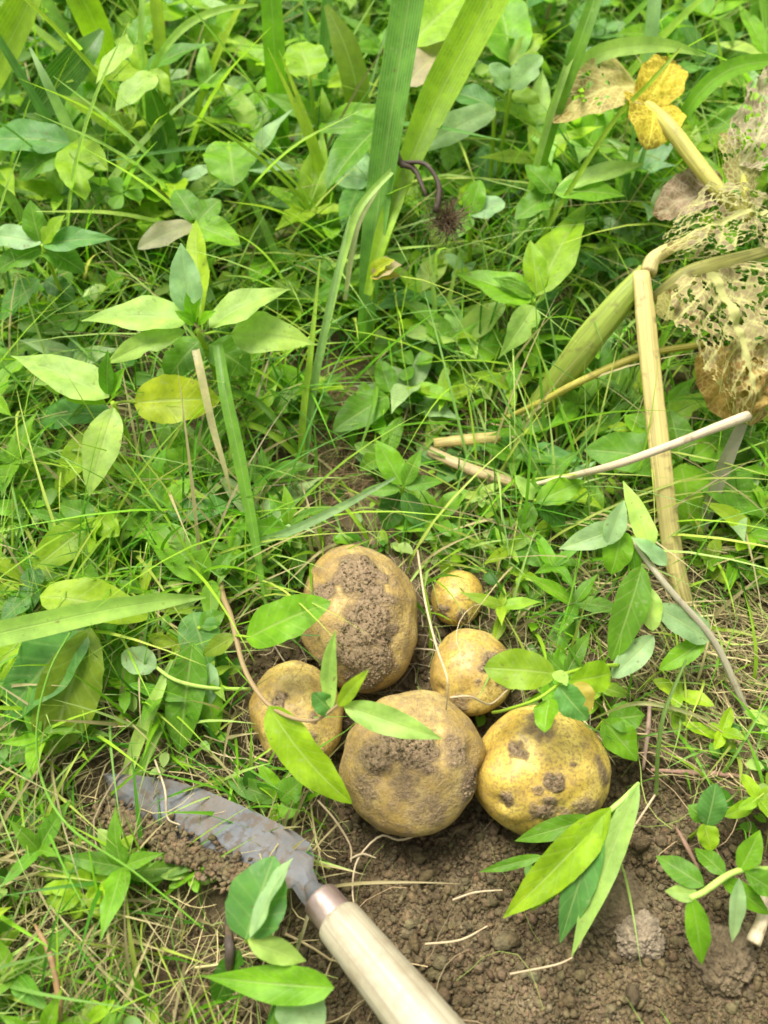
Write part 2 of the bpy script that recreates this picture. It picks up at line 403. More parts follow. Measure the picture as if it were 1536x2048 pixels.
def thin_mask(x, y):
    p = np.stack([x * 18, y * 18, x * 0 + 3], 1); nz = fbm(p, 3, 9) * 0.4; r = np.zeros(len(x))
    for u, v, a, b in THIN_ZONES:
        cx, cy = W2(u, v); d = np.sqrt(((x - cx) / a) ** 2 + ((y - cy) / b) ** 2) + nz
        r = np.maximum(r, 1 - sstep(0.5, 1.2, d))
    return r
def ground_z(x, y):
    x = np.asarray(x, float); y = np.asarray(y, float)
    p = np.stack([x, y, x * 0], 1)
    near = np.exp(-(np.maximum(0, np.abs(x) - 0.6) ** 2 + np.maximum(0, y - 1.2) ** 2) * 2)
    z = 0.012 * fbm(p * 7, 3, 1) + 0.004 * fbm(p * 45, 2, 2) * near
    s = soil_mask(x, y); t = thin_mask(x, y)
    z = z + 0.010 * (1 - s) * (1 - 0.7 * t) - 0.006 * s
    z += (s + 0.6 * t).clip(0, 1) * (0.0032 * fbm(p * 110, 2, 3) + 0.0016 * np.abs(vnoise(p * 260, 4)))
    # the hollow the potatoes lie in
    cx, cy = W2(830, 1420); d2 = ((x - cx) / 0.12) ** 2 + ((y - cy) / 0.085) ** 2
    z -= 0.012 * np.exp(-d2)
    return z
def gz(x, y): return float(ground_z([x], [y])[0])
def axis(lo, hi, step, far):
    a = np.arange(lo, hi, step); ext = []; s, p = step, hi
    while p < far: p += s; s *= 1.35; ext.append(p)
    extl = []; s, p = step, lo
    while p > -far: p -= s; s *= 1.35; extl.append(p)
    return np.concatenate([extl[::-1], a, ext])
gx, gy = axis(-0.55, 0.55, 0.0035, 60), axis(-0.12, 1.25, 0.0035, 60)
X, Y = np.meshgrid(gx, gy); xx, yy = X.ravel(), Y.ravel(); zz = ground_z(xx, yy)
nx, ny = len(gx), len(gy)
ii = (np.arange(ny - 1)[:, None] * nx + np.arange(nx - 1)[None, :]).ravel()
ground = link('ground', mass_mesh('ground', np.stack([xx, yy, zz], 1), np.stack([ii, ii + 1, ii + nx + 1, ii + nx], 1), M_SOIL))
tag(ground, 'brown crumbly garden soil under the weeds', kind='structure')

# ------------------------------------------------------------------ potatoes
import bmesh
def ico(sub):
    bm = bmesh.new(); bmesh.ops.create_icosphere(bm, subdivisions=sub, radius=1)
    V = np.array([v.co[:] for v in bm.verts]); F = np.array([[v.index for v in f.verts] for f in bm.faces]); bm.free()
    return V, F
ICO = {k: ico(k) for k in (1, 2, 3, 6, 7)}
RIGHT, UPC, BACK = np.array([1, 0, 0.]), np.array([0, SP, CP]), np.array([0, -CP, SP])
CRUMB_V, CRUMB_F = ICO[1]
def crumbs_mesh(name, pos, rad, mat, seed=0, sub=1, tint=(0.75, 1.3)):
    V0, F0 = ICO[sub]; n = len(pos); rg = np.random.default_rng(seed)
    s = rg.uniform(0.6, 1.25, (n, 1, 3)) * np.asarray(rad)[:, None, None]
    V = V0[None] * (1 + rg.uniform(-0.42, 0.42, (n, len(V0), 1)))
    a = rg.uniform(0, 6.28, n); ca, sa = np.cos(a)[:, None], np.sin(a)[:, None]
    V = V * s; V = np.stack([V[..., 0] * ca - V[..., 1] * sa, V[..., 0] * sa + V[..., 1] * ca, V[..., 2]], -1) + np.asarray(pos)[:, None, :]
    F = (F0[None] + (np.arange(n) * len(V0))[:, None, None]).reshape(-1, 3)
    c = rg.uniform(*tint, (n, 1, 1)) * np.ones((n, len(V0), 3)) * rg.uniform(0.93, 1.07, (n, 1, 3))
    return mass_mesh(name, V.reshape(-1, 3), F, mat, cols=c.reshape(-1, 3))
POT = []
def potato(u, v, wpx, hpx, tilt, dirt, label, seed, sub=6, zc=None, lump=0.10, dirtbias=0.06, eyes=.06, hue=(1, 1, 1)):
    # first guess of centre height, then size from its distance
    c = at(u, v, 0.03); rx = size(wpx / 2, c); rz = rx * 0.86
    zc = (rz * 0.84 + gz(c.x, c.y)) if zc is None else zc
    c = at(u, v, zc); rx = size(wpx / 2, c); ry = size(hpx / 2, c)
    phi = math.atan2(CAM_H - zc, c.y); rz = 0.86 * rx
    ry = math.sqrt(max((ry ** 2 - (rz * math.cos(phi)) ** 2), (0.5 * ry) ** 2)) / math.sin(phi)
    V, F = ICO[sub]; nrm = V.copy()
    d = V * np.array([rx, ry, rz])
    ct, st = math.cos(tilt), math.sin(tilt)
    d = np.stack([d[:, 0] * ct - d[:, 1] * st, d[:, 0] * st + d[:, 1] * ct, d[:, 2]], 1)
    d += nrm * (rx * lump * 1.5 * fbm(V * 1.3 + seed * 7.1, 2, seed))[:, None]
    d += nrm * (rx * 0.028 * fbm(V * 3.6 + seed, 2, seed + 3))[:, None]
    for k in range(8):                                       # shallow eyes
        e = np.random.default_rng(seed * 10 + k).normal(size=3); e /= np.linalg.norm(e)
        dd = 1 - V @ e; d -= nrm * (rx * eyes * np.exp(-dd / 0.008))[:, None]
    # dirt: directions given on the visible side
    m = np.full(len(V), 0.07 + dirtbias)
    unit = d / np.linalg.norm(d, axis=1)[:, None]
    wob = fbm(V * 6 + seed, 3, seed + 20) * 0.28
    for du, dv, r, s in dirt:
        k = max(0.0, 1 - du * du - dv * dv); e = RIGHT * du - UPC * dv + BACK * math.sqrt(k); e /= np.linalg.norm(e)
        ang = np.arccos(np.clip(unit @ e, -1, 1)) + wob * (0.4 + r)
        m = np.maximum(m, s * (1 - sstep(r * 0.35, r * 1.5, ang)))
    m = np.maximum(m, 0.8 * (1 - sstep(-0.7, 0.25, unit[:, 2] + .35 * wob)))       # soil round the underside, carried up the flanks as painted shade
    thick = sstep(0.45, 0.95, m + 0.25 * fbm(V * 22 + seed, 2, seed + 31))
    d += nrm * (thick * (0.0005 + 0.0017 * np.clip(fbm(V * 34 + seed, 2, seed + 40) + 0.3, 0, 1)))[:, None]
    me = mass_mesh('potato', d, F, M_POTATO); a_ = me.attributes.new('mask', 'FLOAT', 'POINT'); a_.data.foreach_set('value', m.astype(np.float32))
    o = link('potato', me, loc=c, color=hue); tag(o, label, 'potato', 'freshly dug potatoes')
    rg = np.random.default_rng(seed + 99); cand = np.where(thick > 0.5)[0]
    if len(cand):
        pick = rg.choice(cand, min(len(cand), int(42000 * rx)), replace=True)
        rad = rg.uniform(0.0003, 0.0012, len(pick)); pick_p = d[pick]
        ch = link('soil_crumbs', crumbs_mesh('soil_crumbs', pick_p, rad, M_CRUMB, seed, 1, (0.95, 1.6)), o); ch['kind'] = 'stuff'
    POT.append((c, rx, ry, rz))
    return o
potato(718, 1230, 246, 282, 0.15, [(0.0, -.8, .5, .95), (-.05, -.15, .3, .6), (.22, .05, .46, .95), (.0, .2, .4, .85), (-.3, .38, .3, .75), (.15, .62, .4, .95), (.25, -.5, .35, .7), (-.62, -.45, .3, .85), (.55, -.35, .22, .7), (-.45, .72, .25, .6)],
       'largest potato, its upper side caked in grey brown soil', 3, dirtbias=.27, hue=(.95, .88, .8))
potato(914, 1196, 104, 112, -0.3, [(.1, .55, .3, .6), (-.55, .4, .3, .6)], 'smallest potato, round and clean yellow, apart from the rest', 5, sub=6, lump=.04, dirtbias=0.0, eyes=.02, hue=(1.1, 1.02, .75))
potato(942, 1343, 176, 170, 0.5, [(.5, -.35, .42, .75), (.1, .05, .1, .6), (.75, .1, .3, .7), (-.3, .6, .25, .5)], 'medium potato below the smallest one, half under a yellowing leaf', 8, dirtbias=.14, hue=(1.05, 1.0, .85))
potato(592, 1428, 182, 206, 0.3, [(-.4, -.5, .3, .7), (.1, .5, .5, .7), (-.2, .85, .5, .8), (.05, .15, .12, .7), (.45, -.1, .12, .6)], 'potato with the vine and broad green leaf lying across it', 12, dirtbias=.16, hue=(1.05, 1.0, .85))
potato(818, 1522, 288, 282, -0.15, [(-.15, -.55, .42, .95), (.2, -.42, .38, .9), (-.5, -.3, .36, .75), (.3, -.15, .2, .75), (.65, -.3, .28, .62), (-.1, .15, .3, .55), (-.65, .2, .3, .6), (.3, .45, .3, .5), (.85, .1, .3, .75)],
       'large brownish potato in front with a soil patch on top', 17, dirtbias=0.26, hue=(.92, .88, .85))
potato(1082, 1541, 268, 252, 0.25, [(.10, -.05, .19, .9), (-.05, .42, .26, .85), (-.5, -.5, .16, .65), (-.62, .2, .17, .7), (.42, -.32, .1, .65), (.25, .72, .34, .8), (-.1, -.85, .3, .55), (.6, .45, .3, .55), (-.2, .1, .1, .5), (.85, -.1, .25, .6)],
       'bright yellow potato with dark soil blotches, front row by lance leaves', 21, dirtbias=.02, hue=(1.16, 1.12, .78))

# ------------------------------------------------------------------ the saw-edged digging knife
def tool():
    root = empty('weeding_knife', at(640, 1800, 0.0)); o0 = root.location
    tag(root, 'weeding knife with soiled saw-toothed steel blade and pale wooden handle', 'garden tool')
    up = [(206, 1546), (270, 1550), (340, 1559), (410, 1580), (480, 1610), (540, 1638), (590, 1664), (620, 1686), (629, 1712), (626, 1738), (638, 1768), (662, 1792)]
    lo = [(206, 1550), (232, 1600), (275, 1648), (325, 1680), (380, 1706), (435, 1736), (490, 1766), (530, 1782), (562, 1780), (585, 1776), (598, 1796), (618, 1822)]
    n = 150; U = np.array([lerp_list([p[k] for p in up], n) for k in (0, 1)]).T; L = np.array([lerp_list([p[k] for p in lo], n) for k in (0, 1)]).T
    L2 = L.copy()
    for i in range(n):
        s = i / (n - 1)
        if 0.12 < s < 0.62: L2[i] += np.array([-0.45, 1.0]) * (5.5 if i % 3 == 0 else -3.0)
    nc = 7; V, F, UV = [], [], []
    def zat(s, t): return 0.022 + 0.016 * s + 0.0035 * math.sin(math.pi * t) + 0.010 * (1 - s) * 0
    for side in (0, 1):
        for i in range(n):
            s = i / (n - 1)
            for k in range(nc):
                t = k / (nc - 1); q = U[i] * (1 - t) + L2[i] * t
                V.append(at(q[0], q[1], zat(s, t) - 0.0018 * side * (1 - abs(2 * t - 1) ** 6 * 0.7)) - o0); UV.append((s, t))
    m = n * nc
    for i in range(n - 1):
        for k in range(nc - 1):
            a = i * nc + k; F.append((a, a + nc, a + nc + 1, a + 1)); F.append((m + a, m + a + 1, m + a + nc + 1, m + a + nc))
    for i in range(n - 1):
        for k in (0, nc - 1):
            a = i * nc + k; F.append((a, a + nc, m + a + nc, m + a))
    for k in range(nc - 1):
        a = (n - 1) * nc + k; F.append((a, a + 1, m + a + 1, m + a)); F.append((k, k + 1, m + k + 1, m + k))
    link('blade', mesh_data('blade', V, F, M_STEEL, UV, smooth=False), root)
    A, B = at(652, 1812, 0.044), at(1010, 2248, 0.082); ax = (B - A).normalized()
    r0 = size(42, A)
    V, F, UV = tube_geo([A - ax * 0.016 - o0, A - ax * 0.010 - o0, A - ax * 0.004 - o0, A - o0], [r0 * .30, r0 * .52, r0 * .76, r0 * .82], 20, 12)
    link('neck', mesh_data('neck', V, F, M_STEEL, UV), root)
    V, F, UV = tube_geo([A - ax * 0.006 - o0, A - ax * 0.004 - o0, A + ax * 0.006 - o0, A + ax * 0.011 - o0], [r0 * .84, r0 * .92, r0 * .94, r0 * .92], 24, 12)
    link('ferrule', mesh_data('ferrule', V, F, M_FERRULE, UV), root)
    H0 = A + ax * 0.0095; L_ = (B - H0).length
    ps = [H0, H0 + ax * 0.0015, H0 + ax * 0.004, H0 + ax * 0.02, H0 + ax * 0.06, H0 + ax * 0.10, H0 + ax * 0.14, H0 + ax * 0.145]
    V, F, UV = tube_geo([p - o0 for p in ps], [r0 * .98, r0 * 1.10, r0 * 1.14, r0 * 1.18, r0 * 1.30, r0 * 1.38, r0 * 1.34, r0 * 1.1], 32, 40)
    link('handle', mesh_data('handle', V, F, M_WOOD, UV), root)
tool()

# ------------------------------------------------------------------ plants placed one by one
HERO = []                                                    # leaf footprints, so that filler does not stand in front
def P3(p): return at(*p) if len(p) == 3 else p
class Plant:
    def __init__(self, name, base, label, cat, group=None):
        b = at(*base); b.z = gz(b.x, b.y); self.root = empty(name, b); self.o = b
        tag(self.root, label, cat, group)
    def leaf(self, b, t, wpx, col='mid', arch=0.12, roll=0.0, fold=0.28, prof='lance', name='leaf', label=None, petiole=None, **kw):
        B, T = P3(b), P3(t); wd = size(wpx, (B + T) / 2)
        V, F, UV = leaf_geo(B - self.o, T - self.o, wd, arch, roll, fold, prof, **kw)
        o = link(name, mesh_data(name, V, F, M_LEAF, UV), self.root, vary(col, 0.08))
        if label: o['label'] = label
        HERO.append(project(((B + T) / 2)))
        if petiole:
            Q = P3(petiole); V, F, UV = tube_geo([Q - self.o, (Q + B) / 2 - self.o + Vector((0, 0, .002)), B - self.o + (T - B) * 0.05], [.0011, .0009, .0007], 6, 8)
            link('petiole', mesh_data('petiole', V, F, M_STEM, UV), o, vary('yg'))
        return o
    def stem(self, pts, dpx, col='yg', name='stem', sides=8, bumps=0.03, mat=None, flat=1.0, label=None):
        P = [P3(p) for p in pts]; dp = dpx if isinstance(dpx, (list, tuple)) else [dpx, dpx]
        R = [size(d, P[min(len(P) - 1, int(round(i / max(1, len(dp) - 1) * (len(P) - 1))))]) / 2 for i, d in enumerate(dp)]
        V, F, UV = tube_geo([p - self.o for p in P], R, sides, bumps=bumps, flat=flat)
        o = link(name, mesh_data(name, V, F, mat or M_STEM, UV), self.root, vary(col, 0.06))
        if label: o['label'] = label
        return o
    def rise(self, p, dpx=10, col='yg', lean=(0, 0)):
        """upright stem from the ground below p up to p"""
        T = P3(p); B = Vector((T.x + lean[0], T.y + lean[1], 0)); B.z = gz(B.x, B.y) - 0.004
        M = (T + B) / 2 + Vector((random.uniform(-.004, .004), random.uniform(-.004, .004), 0))
        r = size(dpx, T) / 2; V, F, UV = tube_geo([B - self.o, M - self.o, T - self.o], [r * 1.2, r, r * 0.8], 8, 12, bumps=0.03)
        return link('stem', mesh_data('stem', V, F, M_STEM, UV), self.root, vary(col, 0.06))
    def blade(self, pts, wpx, col='mid', fold=0.3, roll=0.0, name='blade', hint=(0, -0.6, 0.7), n=26, label=None):
        P = [P3(p) for p in pts]; k = len(wpx)
        W = [size(x, P[int(round(i / (k - 1) * (len(P) - 1)))]) for i, x in enumerate(wpx)]
        V, F, UV = blade_geo([p - self.o for p in P], W, n, fold, hint, roll)
        o = link(name, mesh_data(name, V, F, M_BLADE, UV), self.root, vary(col, 0.06))
        if label: o['label'] = label
        return o
def single_blade(name, pts, wpx, col, label, cat='grass blade', **kw):
    P = [P3(p) for p in pts]; b = P[0].copy(); k = len(wpx)
    W = [size(x, P[int(round(i / (k - 1) * (len(P) - 1)))]) for i, x in enumerate(wpx)]
    V, F, UV = blade_geo([p - b for p in P], W, kw.get('n', 28), kw.get('fold', 0.3), kw.get('hint', (0, -0.6, 0.7)), kw.get('roll', 0))
    o = link(name, mesh_data(name, V, F, M_BLADE, UV), None, vary(col, 0.06), b); tag(o, label, cat, kw.get('group')); return o
def single_stalk(name, pts, dpx, col, label, cat, mat=None, **kw):
    P = [P3(p) for p in pts]
    for q in P: q.z = max(q.z, gz(q.x, q.y) + .0015)
    b = P[0].copy(); dp = dpx if isinstance(dpx, (list, tuple)) else [dpx, dpx]
    R = [size(d, P[int(round(i / max(1, len(dp) - 1) * (len(P) - 1)))]) / 2 for i, d in enumerate(dp)]
    V, F, UV = tube_geo([p - b for p in P], R, kw.get('sides', 10), kw.get('n'), bumps=kw.get('bumps', 0.05), flat=kw.get('flat', 1.0))
    o = link(name, mesh_data(name, V, F, mat or M_STEM, UV), None, vary(col, 0.05), b); tag(o, label, cat, kw.get('group')); return o

# pale weed with spread leaves, upper left
z = .125
p = Plant('broadleaf_weed', (400, 860, 0), 'pale green weed with five long leaves spread from one bud', 'weed')
p.rise((395, 660, z - .01), 14, 'yg', (.004, .0))
p.leaf((382, 635, z), (362, 486, z + .035), 66, 'paleblue', .05, fold=.45, prof='lance')
p.leaf((378, 640, z), (163, 642, z - .005), 90, 'pale', .14, roll=.1, prof='acumin')
p.leaf((372, 662, z - .005), (212, 728, z - .02), 50, 'pale', .18, roll=-.2, fold=.4, prof='lance')
p.leaf((405, 640, z - .01), (392, 440, z - .005), 60, 'yg', .05, roll=-.5, prof='lance', twist=.6)
p.leaf((418, 655, z), (582, 578, z + .005), 82, 'pale', .16, roll=-.2, prof='acumin')
p.leaf((462, 668, z - .012), (634, 690, z - .025), 95, 'pale', .2, roll=.1, prof='acumin', petiole=(410, 668, z - .012))
p.leaf((400, 680, z - .03), (335, 760, z - .04), 90, 'mid', .15, prof='ovate')
p.leaf((420, 690, z - .03), (500, 745, z - .045), 85, 'mid', .15, prof='ovate')
for b, t, ww in (((388, 645, z), (372, 585, z + .02), 24), ((392, 645, z), (402, 596, z + .022), 22), ((395, 650, z), (432, 622, z + .012), 24), ((388, 650, z), (350, 622, z + .012), 24)):
    p.leaf(b, t, ww, 'bright', .1, fold=.5)
# paler neighbour at the left
z = .10
p = Plant('broadleaf_weed', (235, 960, 0), 'yellowish weed with a curled yellow leaf, at the left edge', 'weed')
p.rise((225, 805, z), 13, 'yg', (.003, .004))
p.leaf((218, 795, z), (22, 712, z + .005), 92, 'pale', .12, roll=.15, prof='acumin')
p.leaf((212, 806, z - .005), (88, 772, z - .01), 42, 'yg', .1, roll=-.1, fold=.5)
p.leaf((228, 815, z), (178, 992, z - .025), 74, 'pale', .14, prof='lance', hint=(0, -1, .6))
p.leaf((268, 806, z - .005), (440, 800, z - .012), 105, 'yellow', .28, roll=.35, prof='ovate', petiole=(230, 808, z - .004), label='curled yellow leaf')
p.leaf((215, 790, z), (216, 700, z + .03), 34, 'mid', .06, fold=.5)
p.leaf((222, 792, z), (250, 735, z + .02), 30, 'bright', .06, fold=.5)
p.leaf((205, 850, z - .03), (110, 990, z - .06), 60, 'yg', .15, prof='lance')
p.leaf((175, 930, .03), (205, 1050, .02), 66, 'yellow', .15, prof='ovate')
p.leaf((228, 915, .04), (285, 985, .02), 62, 'olive', .15, prof='ovate')
p.leaf((225, 830, z - .02), (70, 850, z - .06), 70, 'blue', .2, prof='ovate')
# leaf pair below
p = Plant('broadleaf_weed', (190, 1120, 0), 'low weed with two bright yellow-green folded leaves', 'weed')
p.rise((190, 1040, .055), 10, 'yg')
p.leaf((186, 1045, .055), (66, 1138, .05), 82, 'yg', .14, prof='ovate', roll=-.3)
p.leaf((196, 1035, .055), (158, 1128, .045), 80, 'lime', .2, prof='ovate', roll=.5)
p.leaf((192, 1035, .055), (238, 1072, .055), 56, 'lime', .15, prof='ovate')
p.leaf((192, 1035, .05), (250, 1120, .03), 66, 'dark', .1, prof='ovate')
p.leaf((190, 1035, .052), (120, 1010, .05), 50, 'mid', .1, prof='ovate')
p = Plant('broadleaf_weed', (340, 1100, 0), 'low bluish-green weed with slender pointed leaves above the vine', 'weed')
p.rise((328, 1022, .05), 9, 'yg')
p.leaf((335, 1025, .05), (468, 1012, .045), 62, 'blue', .15, prof='lance')
p.leaf((330, 1025, .05), (250, 1045, .04), 56, 'mid', .15, prof='lance')
p.leaf((330, 1015, .05), (385, 955, .06), 42, 'bright', .08, prof='lance')
p.leaf((326, 1015, .05), (300, 960, .055), 40, 'mid', .08, prof='lance')
p.leaf((345, 1030, .045), (430, 1075, .03), 60, 'dark', .15, prof='ovate')
p.leaf((318, 1025, .048), (262, 985, .05), 40, 'mid', .12, prof='ovate')
# vine that runs over the potatoes
p = Plant('creeping_vine', (452, 1085, 0), 'pinkish vine with bright leaves trailing over the potatoes', 'vine')
vz = [(455, 1080, .018), (442, 1170, .045), (464, 1240, .06), (488, 1335, .068), (530, 1402, .076), (580, 1434, .083), (632, 1440, .088), (678, 1408, .094)]
p.stem(vz, [10, 12, 10, 9, 7, 6], (0.27, 0.19, 0.085), sides=10)
p.leaf((416, 1160, .045), (296, 1046, .052), 92, 'bright', .14, prof='ovate', roll=.1)
p.leaf((424, 1160, .05), (420, 1246, .05), 40, 'bright', .12, prof='lance')
p.leaf((428, 1150, .05), (462, 1105, .055), 34, 'mid', .12, prof='lance')
p.leaf((492, 1278, .072), (662, 1204, .098), 100, 'bright', .12, prof='ovate', roll=-.1, fold=.2, petiole=(472, 1272, .064))
p.leaf((538, 1412, .08), (704, 1607, .058), 92, 'lime', .10, prof='ovate', roll=.35, sweep=.06)
p.leaf((664, 1420, .092), (672, 1260, .125), 34, 'pale', -.10, fold=.6, sweep=-.12)
p.leaf((676, 1412, .094), (738, 1338, .118), 32, 'yg', .06, fold=.5)
p.leaf((664, 1424, .09), (624, 1386, .1), 48, 'blue', .1, prof='ovate', fold=.2)
p.leaf((686, 1410, .095), (884, 1478, .098), 58, 'pale', .14, fold=.4, roll=.2)
p.leaf((470, 1272, .062), (405, 1312, .05), 40, 'olive', .12, prof='lance')
p = Plant('broadleaf_weed', (400, 1330, 0), 'weed with leaves hanging straight down, between vine and big leaves', 'weed')
p.rise((398, 1255, .05), 9)
p.leaf((386, 1285, .055), (358, 1505, .022), 86, 'mid', .1, prof='ovate', hint=(0, -1, .7))
p.leaf((408, 1345, .045), (434, 1472, .02), 56, 'bright', .08, hint=(0, -1, .7))
p.leaf((385, 1225, .05), (418, 1330, .04), 90, 'blue', .12, prof='ovate')
p.leaf((400, 1255, .05), (450, 1225, .05), 44, 'mid')
p.leaf((420, 1325, .05), (412, 1420, .03), 50, 'paleblue', .1)
p.leaf((420, 1260, .045), (448, 1400, .02), 50, 'dark', .1, prof='lance')
p = Plant('leafy_stalk', (505, 1380, .02), 'thin pale stalk with one rounded leaf, left of the vine', 'weed')
p.stem([(500, 1378, .03), (420, 1376, .045), (350, 1360, .05), (305, 1328, .052)], [7, 8, 7], 'pale')
p.leaf((312, 1336, .053), (243, 1308, .05), 62, 'paleblue', .1, prof='ovate', fold=.35)
# broad leaves at the left edge
p = Plant('broadleaf_weed', (120, 1330, 0), 'big-leaved weed with broad drooping leaves under a long blade', 'weed')
p.rise((170, 1245, .07), 12)
p.leaf((80, 1192, .075), (300, 1236, .06), 100, 'yg', .2, prof='ovate', roll=-.15)
p.leaf((176, 1250, .07), (10, 1440, .035), 150, 'blue', .16, prof='ovate', roll=.1)
p.leaf((182, 1256, .072), (95, 1512, .03), 122, 'olive', .14, prof='oblong', roll=-.35, fold=.35)
p.leaf((70, 1250, .05), (-50, 1400, .03), 140, 'lime', .15, prof='ovate')
p.leaf((60, 1430, .03), (0, 1530, .02), 90, 'mid', .12, prof='ovate')
p.leaf((243, 1235, .045), (210, 1315, .035), 76, 'mid', .15, prof='ovate')
p.leaf((238, 1310, .035), (180, 1372, .03), 84, 'mid', .15, prof='ovate')
p.leaf((70, 1130, .05), (60, 1230, .045), 50, 'dark', .1)
p.leaf((60, 1190, .05), (0, 1245, .05), 48, 'blue', .1)
single_blade('grass_strand', [(-60, 1280, .08), (80, 1248, .088), (200, 1222, .09), (320, 1202, .086), (412, 1194, .078)], [52, 52, 46, 34, 4], 'pale', 'long pale strap blade lying level across the left edge')
single_stalk('bent_stalk', [(142, 1262, .085), (100, 1340, .08), (74, 1450, .07), (84, 1560, .06), (140, 1655, .06), (270, 1745, .06), (412, 1862, .05)], [4, 5, 6, 3], 'mid', 'long thin green stalk curving from the broad leaves to the knife', 'stalk', n=40)
# right: three-leaf weed
z = .09
p = Plant('broadleaf_weed', (1065, 760, 0), 'bright weed with three big leaves left of the yellow stalk', 'weed')
p.rise((1068, 600, z), 11, 'yg')
p.leaf((1062, 605, z), (908, 548, z), 84, 'bright', .14, prof='acumin', roll=.1)
p.leaf((1072, 592, z), (1175, 402, z + .01), 96, 'lime', .1, prof='acumin', roll=-.2)
p.leaf((1068, 612, z), (996, 718, z - .02), 62, 'pale', .14, prof='acumin', hint=(0, -.8, .7))
p.leaf((1066, 596, z), (985, 556, z + .01), 34, 'mid', .1, fold=.5)
p.leaf((1075, 590, z), (1060, 480, z + .02), 50, 'lime', .1)
p.leaf((1060, 620, z - .03), (1150, 660, z - .04), 70, 'dark', .1)
p = Plant('broadleaf_weed', (930, 760, 0), 'low weed with one dark drooping leaf and one rounded leaf', 'weed')
p.rise((905, 690, .05), 8)
p.leaf((905, 705, .05), (802, 600, .06), 62, 'mid', .2, roll=.4)
p.leaf((995, 712, .045), (912, 665, .05), 92, 'bright', .12, prof='ovate', petiole=(915, 720, .03))
p.leaf((900, 690, .05), (880, 760, .03), 46, 'dark', .1)
p = Plant('broadleaf_weed', (790, 830, 0), 'low weed with a pair of rounded leaves above bare soil', 'weed')
p.rise((778, 788, .04), 7)
p.leaf((776, 792, .042), (666, 862, .04), 78, 'mid', .1, prof='ovate')
p.leaf((780, 785, .042), (760, 720, .05), 50, 'mid', .1, prof='ovate')
p.leaf((782, 788, .04), (850, 800, .03), 36, 'dark', .1)
p = Plant('broadleaf_weed', (810, 1050, 0), 'small upright weed just behind the largest potato', 'weed')
p.rise((806, 970, .045), 8)
p.leaf((804, 970, .046), (752, 880, .06), 56, 'bright', .08)
p.leaf((808, 972, .046), (842, 900, .06), 34, 'mid', .08, fold=.5)
p.leaf((808, 975, .046), (890, 962, .045), 32, 'mid', .12)
p.leaf((800, 980, .044), (720, 985, .04), 30, 'mid', .12)
p.leaf((806, 985, .04), (845, 1060, .02), 44, 'blue', .12)
p.leaf((800, 985, .035), (770, 1060, .02), 60, 'dark', .1, prof='ovate')
p = Plant('broadleaf_weed', (1085, 1060, 0), 'small weed with pale buds beside the broken straw', 'weed')
p.rise((1070, 1000, .05), 8)
p.leaf((1072, 1005, .05), (1170, 962, .055), 54, 'bright', .12)
p.leaf((1066, 1000, .05), (1030, 950, .06), 32, 'pale', .1, fold=.5)
p.leaf((1066, 1010, .05), (1040, 1062, .04), 40, 'mid', .1)
p.leaf((1074, 1008, .048), (1130, 1050, .035), 50, 'dark', .1, prof='ovate')
p.leaf((1104, 1118, .03), (1016, 1086, .034), 70, 'mid', .12, prof='ovate', petiole=(1085, 1060, .01))
# pale woody weed at the right
p = Plant('woody_weed', (1490, 1420, 0), 'pale-leaved weed with a woody leaning stem before the yellow stalk', 'weed')
p.stem([(1500, 1440, .012), (1470, 1370, .03), (1425, 1278, .05), (1345, 1186, .07), (1300, 1130, .078), (1262, 1078, .084)], [12, 15, 14, 13, 10], (0.38, 0.34, 0.22), sides=10)
p.leaf((1248, 1052, .088), (1118, 1098, .08), 52, 'paleblue', .16, roll=-.3, fold=.35)
p.leaf((1215, 1090, .085), (1248, 1000, .1), 44, 'paleblue', .1, fold=.4)
p.leaf((1244, 1060, .088), (1222, 1148, .07), 66, 'bright', .14, prof='ovate')
p.leaf((1312, 1125, .08), (1246, 962, .095), 46, 'pale', .06, fold=.35)
p.leaf((1335, 1130, .078), (1262, 1074, .09), 36, 'paleblue', .08, fold=.4)
p.leaf((1284, 1132, .08), (1222, 1322, .05), 74, 'mid', .14, prof='ovate', roll=.2, hint=(0, -.8, .7))
p.leaf((1308, 1272, .055), (1224, 1356, .05), 52, 'paleblue', .08, prof='oblong', fold=.2)
p.leaf((1418, 1280, .05), (1306, 1212, .062), 70, 'paleblue', .12, prof='ovate', fold=.45)
p.leaf((1306, 1262, .06), (1290, 1170, .07), 50, 'pale', .06, prof='oblong')
p.leaf((1408, 1282, .05), (1318, 1340, .04), 46, 'bright', .12, prof='ovate')
p.leaf((1256, 1070, .086), (1272, 1150, .07), 40, 'mid', .1)
p = Plant('broadleaf_weed', (1390, 1010, 0), 'big green weed with broad pointed leaves right of the yellow stalk', 'weed')
p.rise((1372, 930, .06), 12)
p.leaf((1362, 928, .06), (1384, 1070, .03), 104, 'bright', .12, prof='ovate', hint=(0, -.7, .7))
p.leaf((1392, 945, .055), (1560, 1040, .04), 104, 'mid', .14, prof='ovate')
p.leaf((1350, 925, .06), (1168, 900, .055), 100, 'mid', .14, prof='ovate')
p.leaf((1380, 920, .06), (1480, 850, .055), 80, 'bright', .12, prof='ovate')
p.leaf((1360, 915, .06), (1250, 830, .055), 90, 'bright', .12, prof='ovate')
p.leaf((1360, 920, .06), (1340, 820, .07), 70, 'mid', .12, prof='ovate')
p = Plant('yellowing_sprig', (1235, 1335, .03), 'sprig with yellowing leaves hanging over the middle potatoes', 'weed')
p.stem([(1240, 1330, .05), (1180, 1335, .075), (1128, 1348, .085)], [9, 8], 'yg')
p.leaf((1112, 1348, .087), (968, 1336, .088), 82, 'yg', .16, prof='oblong', fold=.25)
p.leaf((1138, 1362, .086), (1222, 1346, .07), 66, 'lime', .15, prof='oblong', roll=.4)
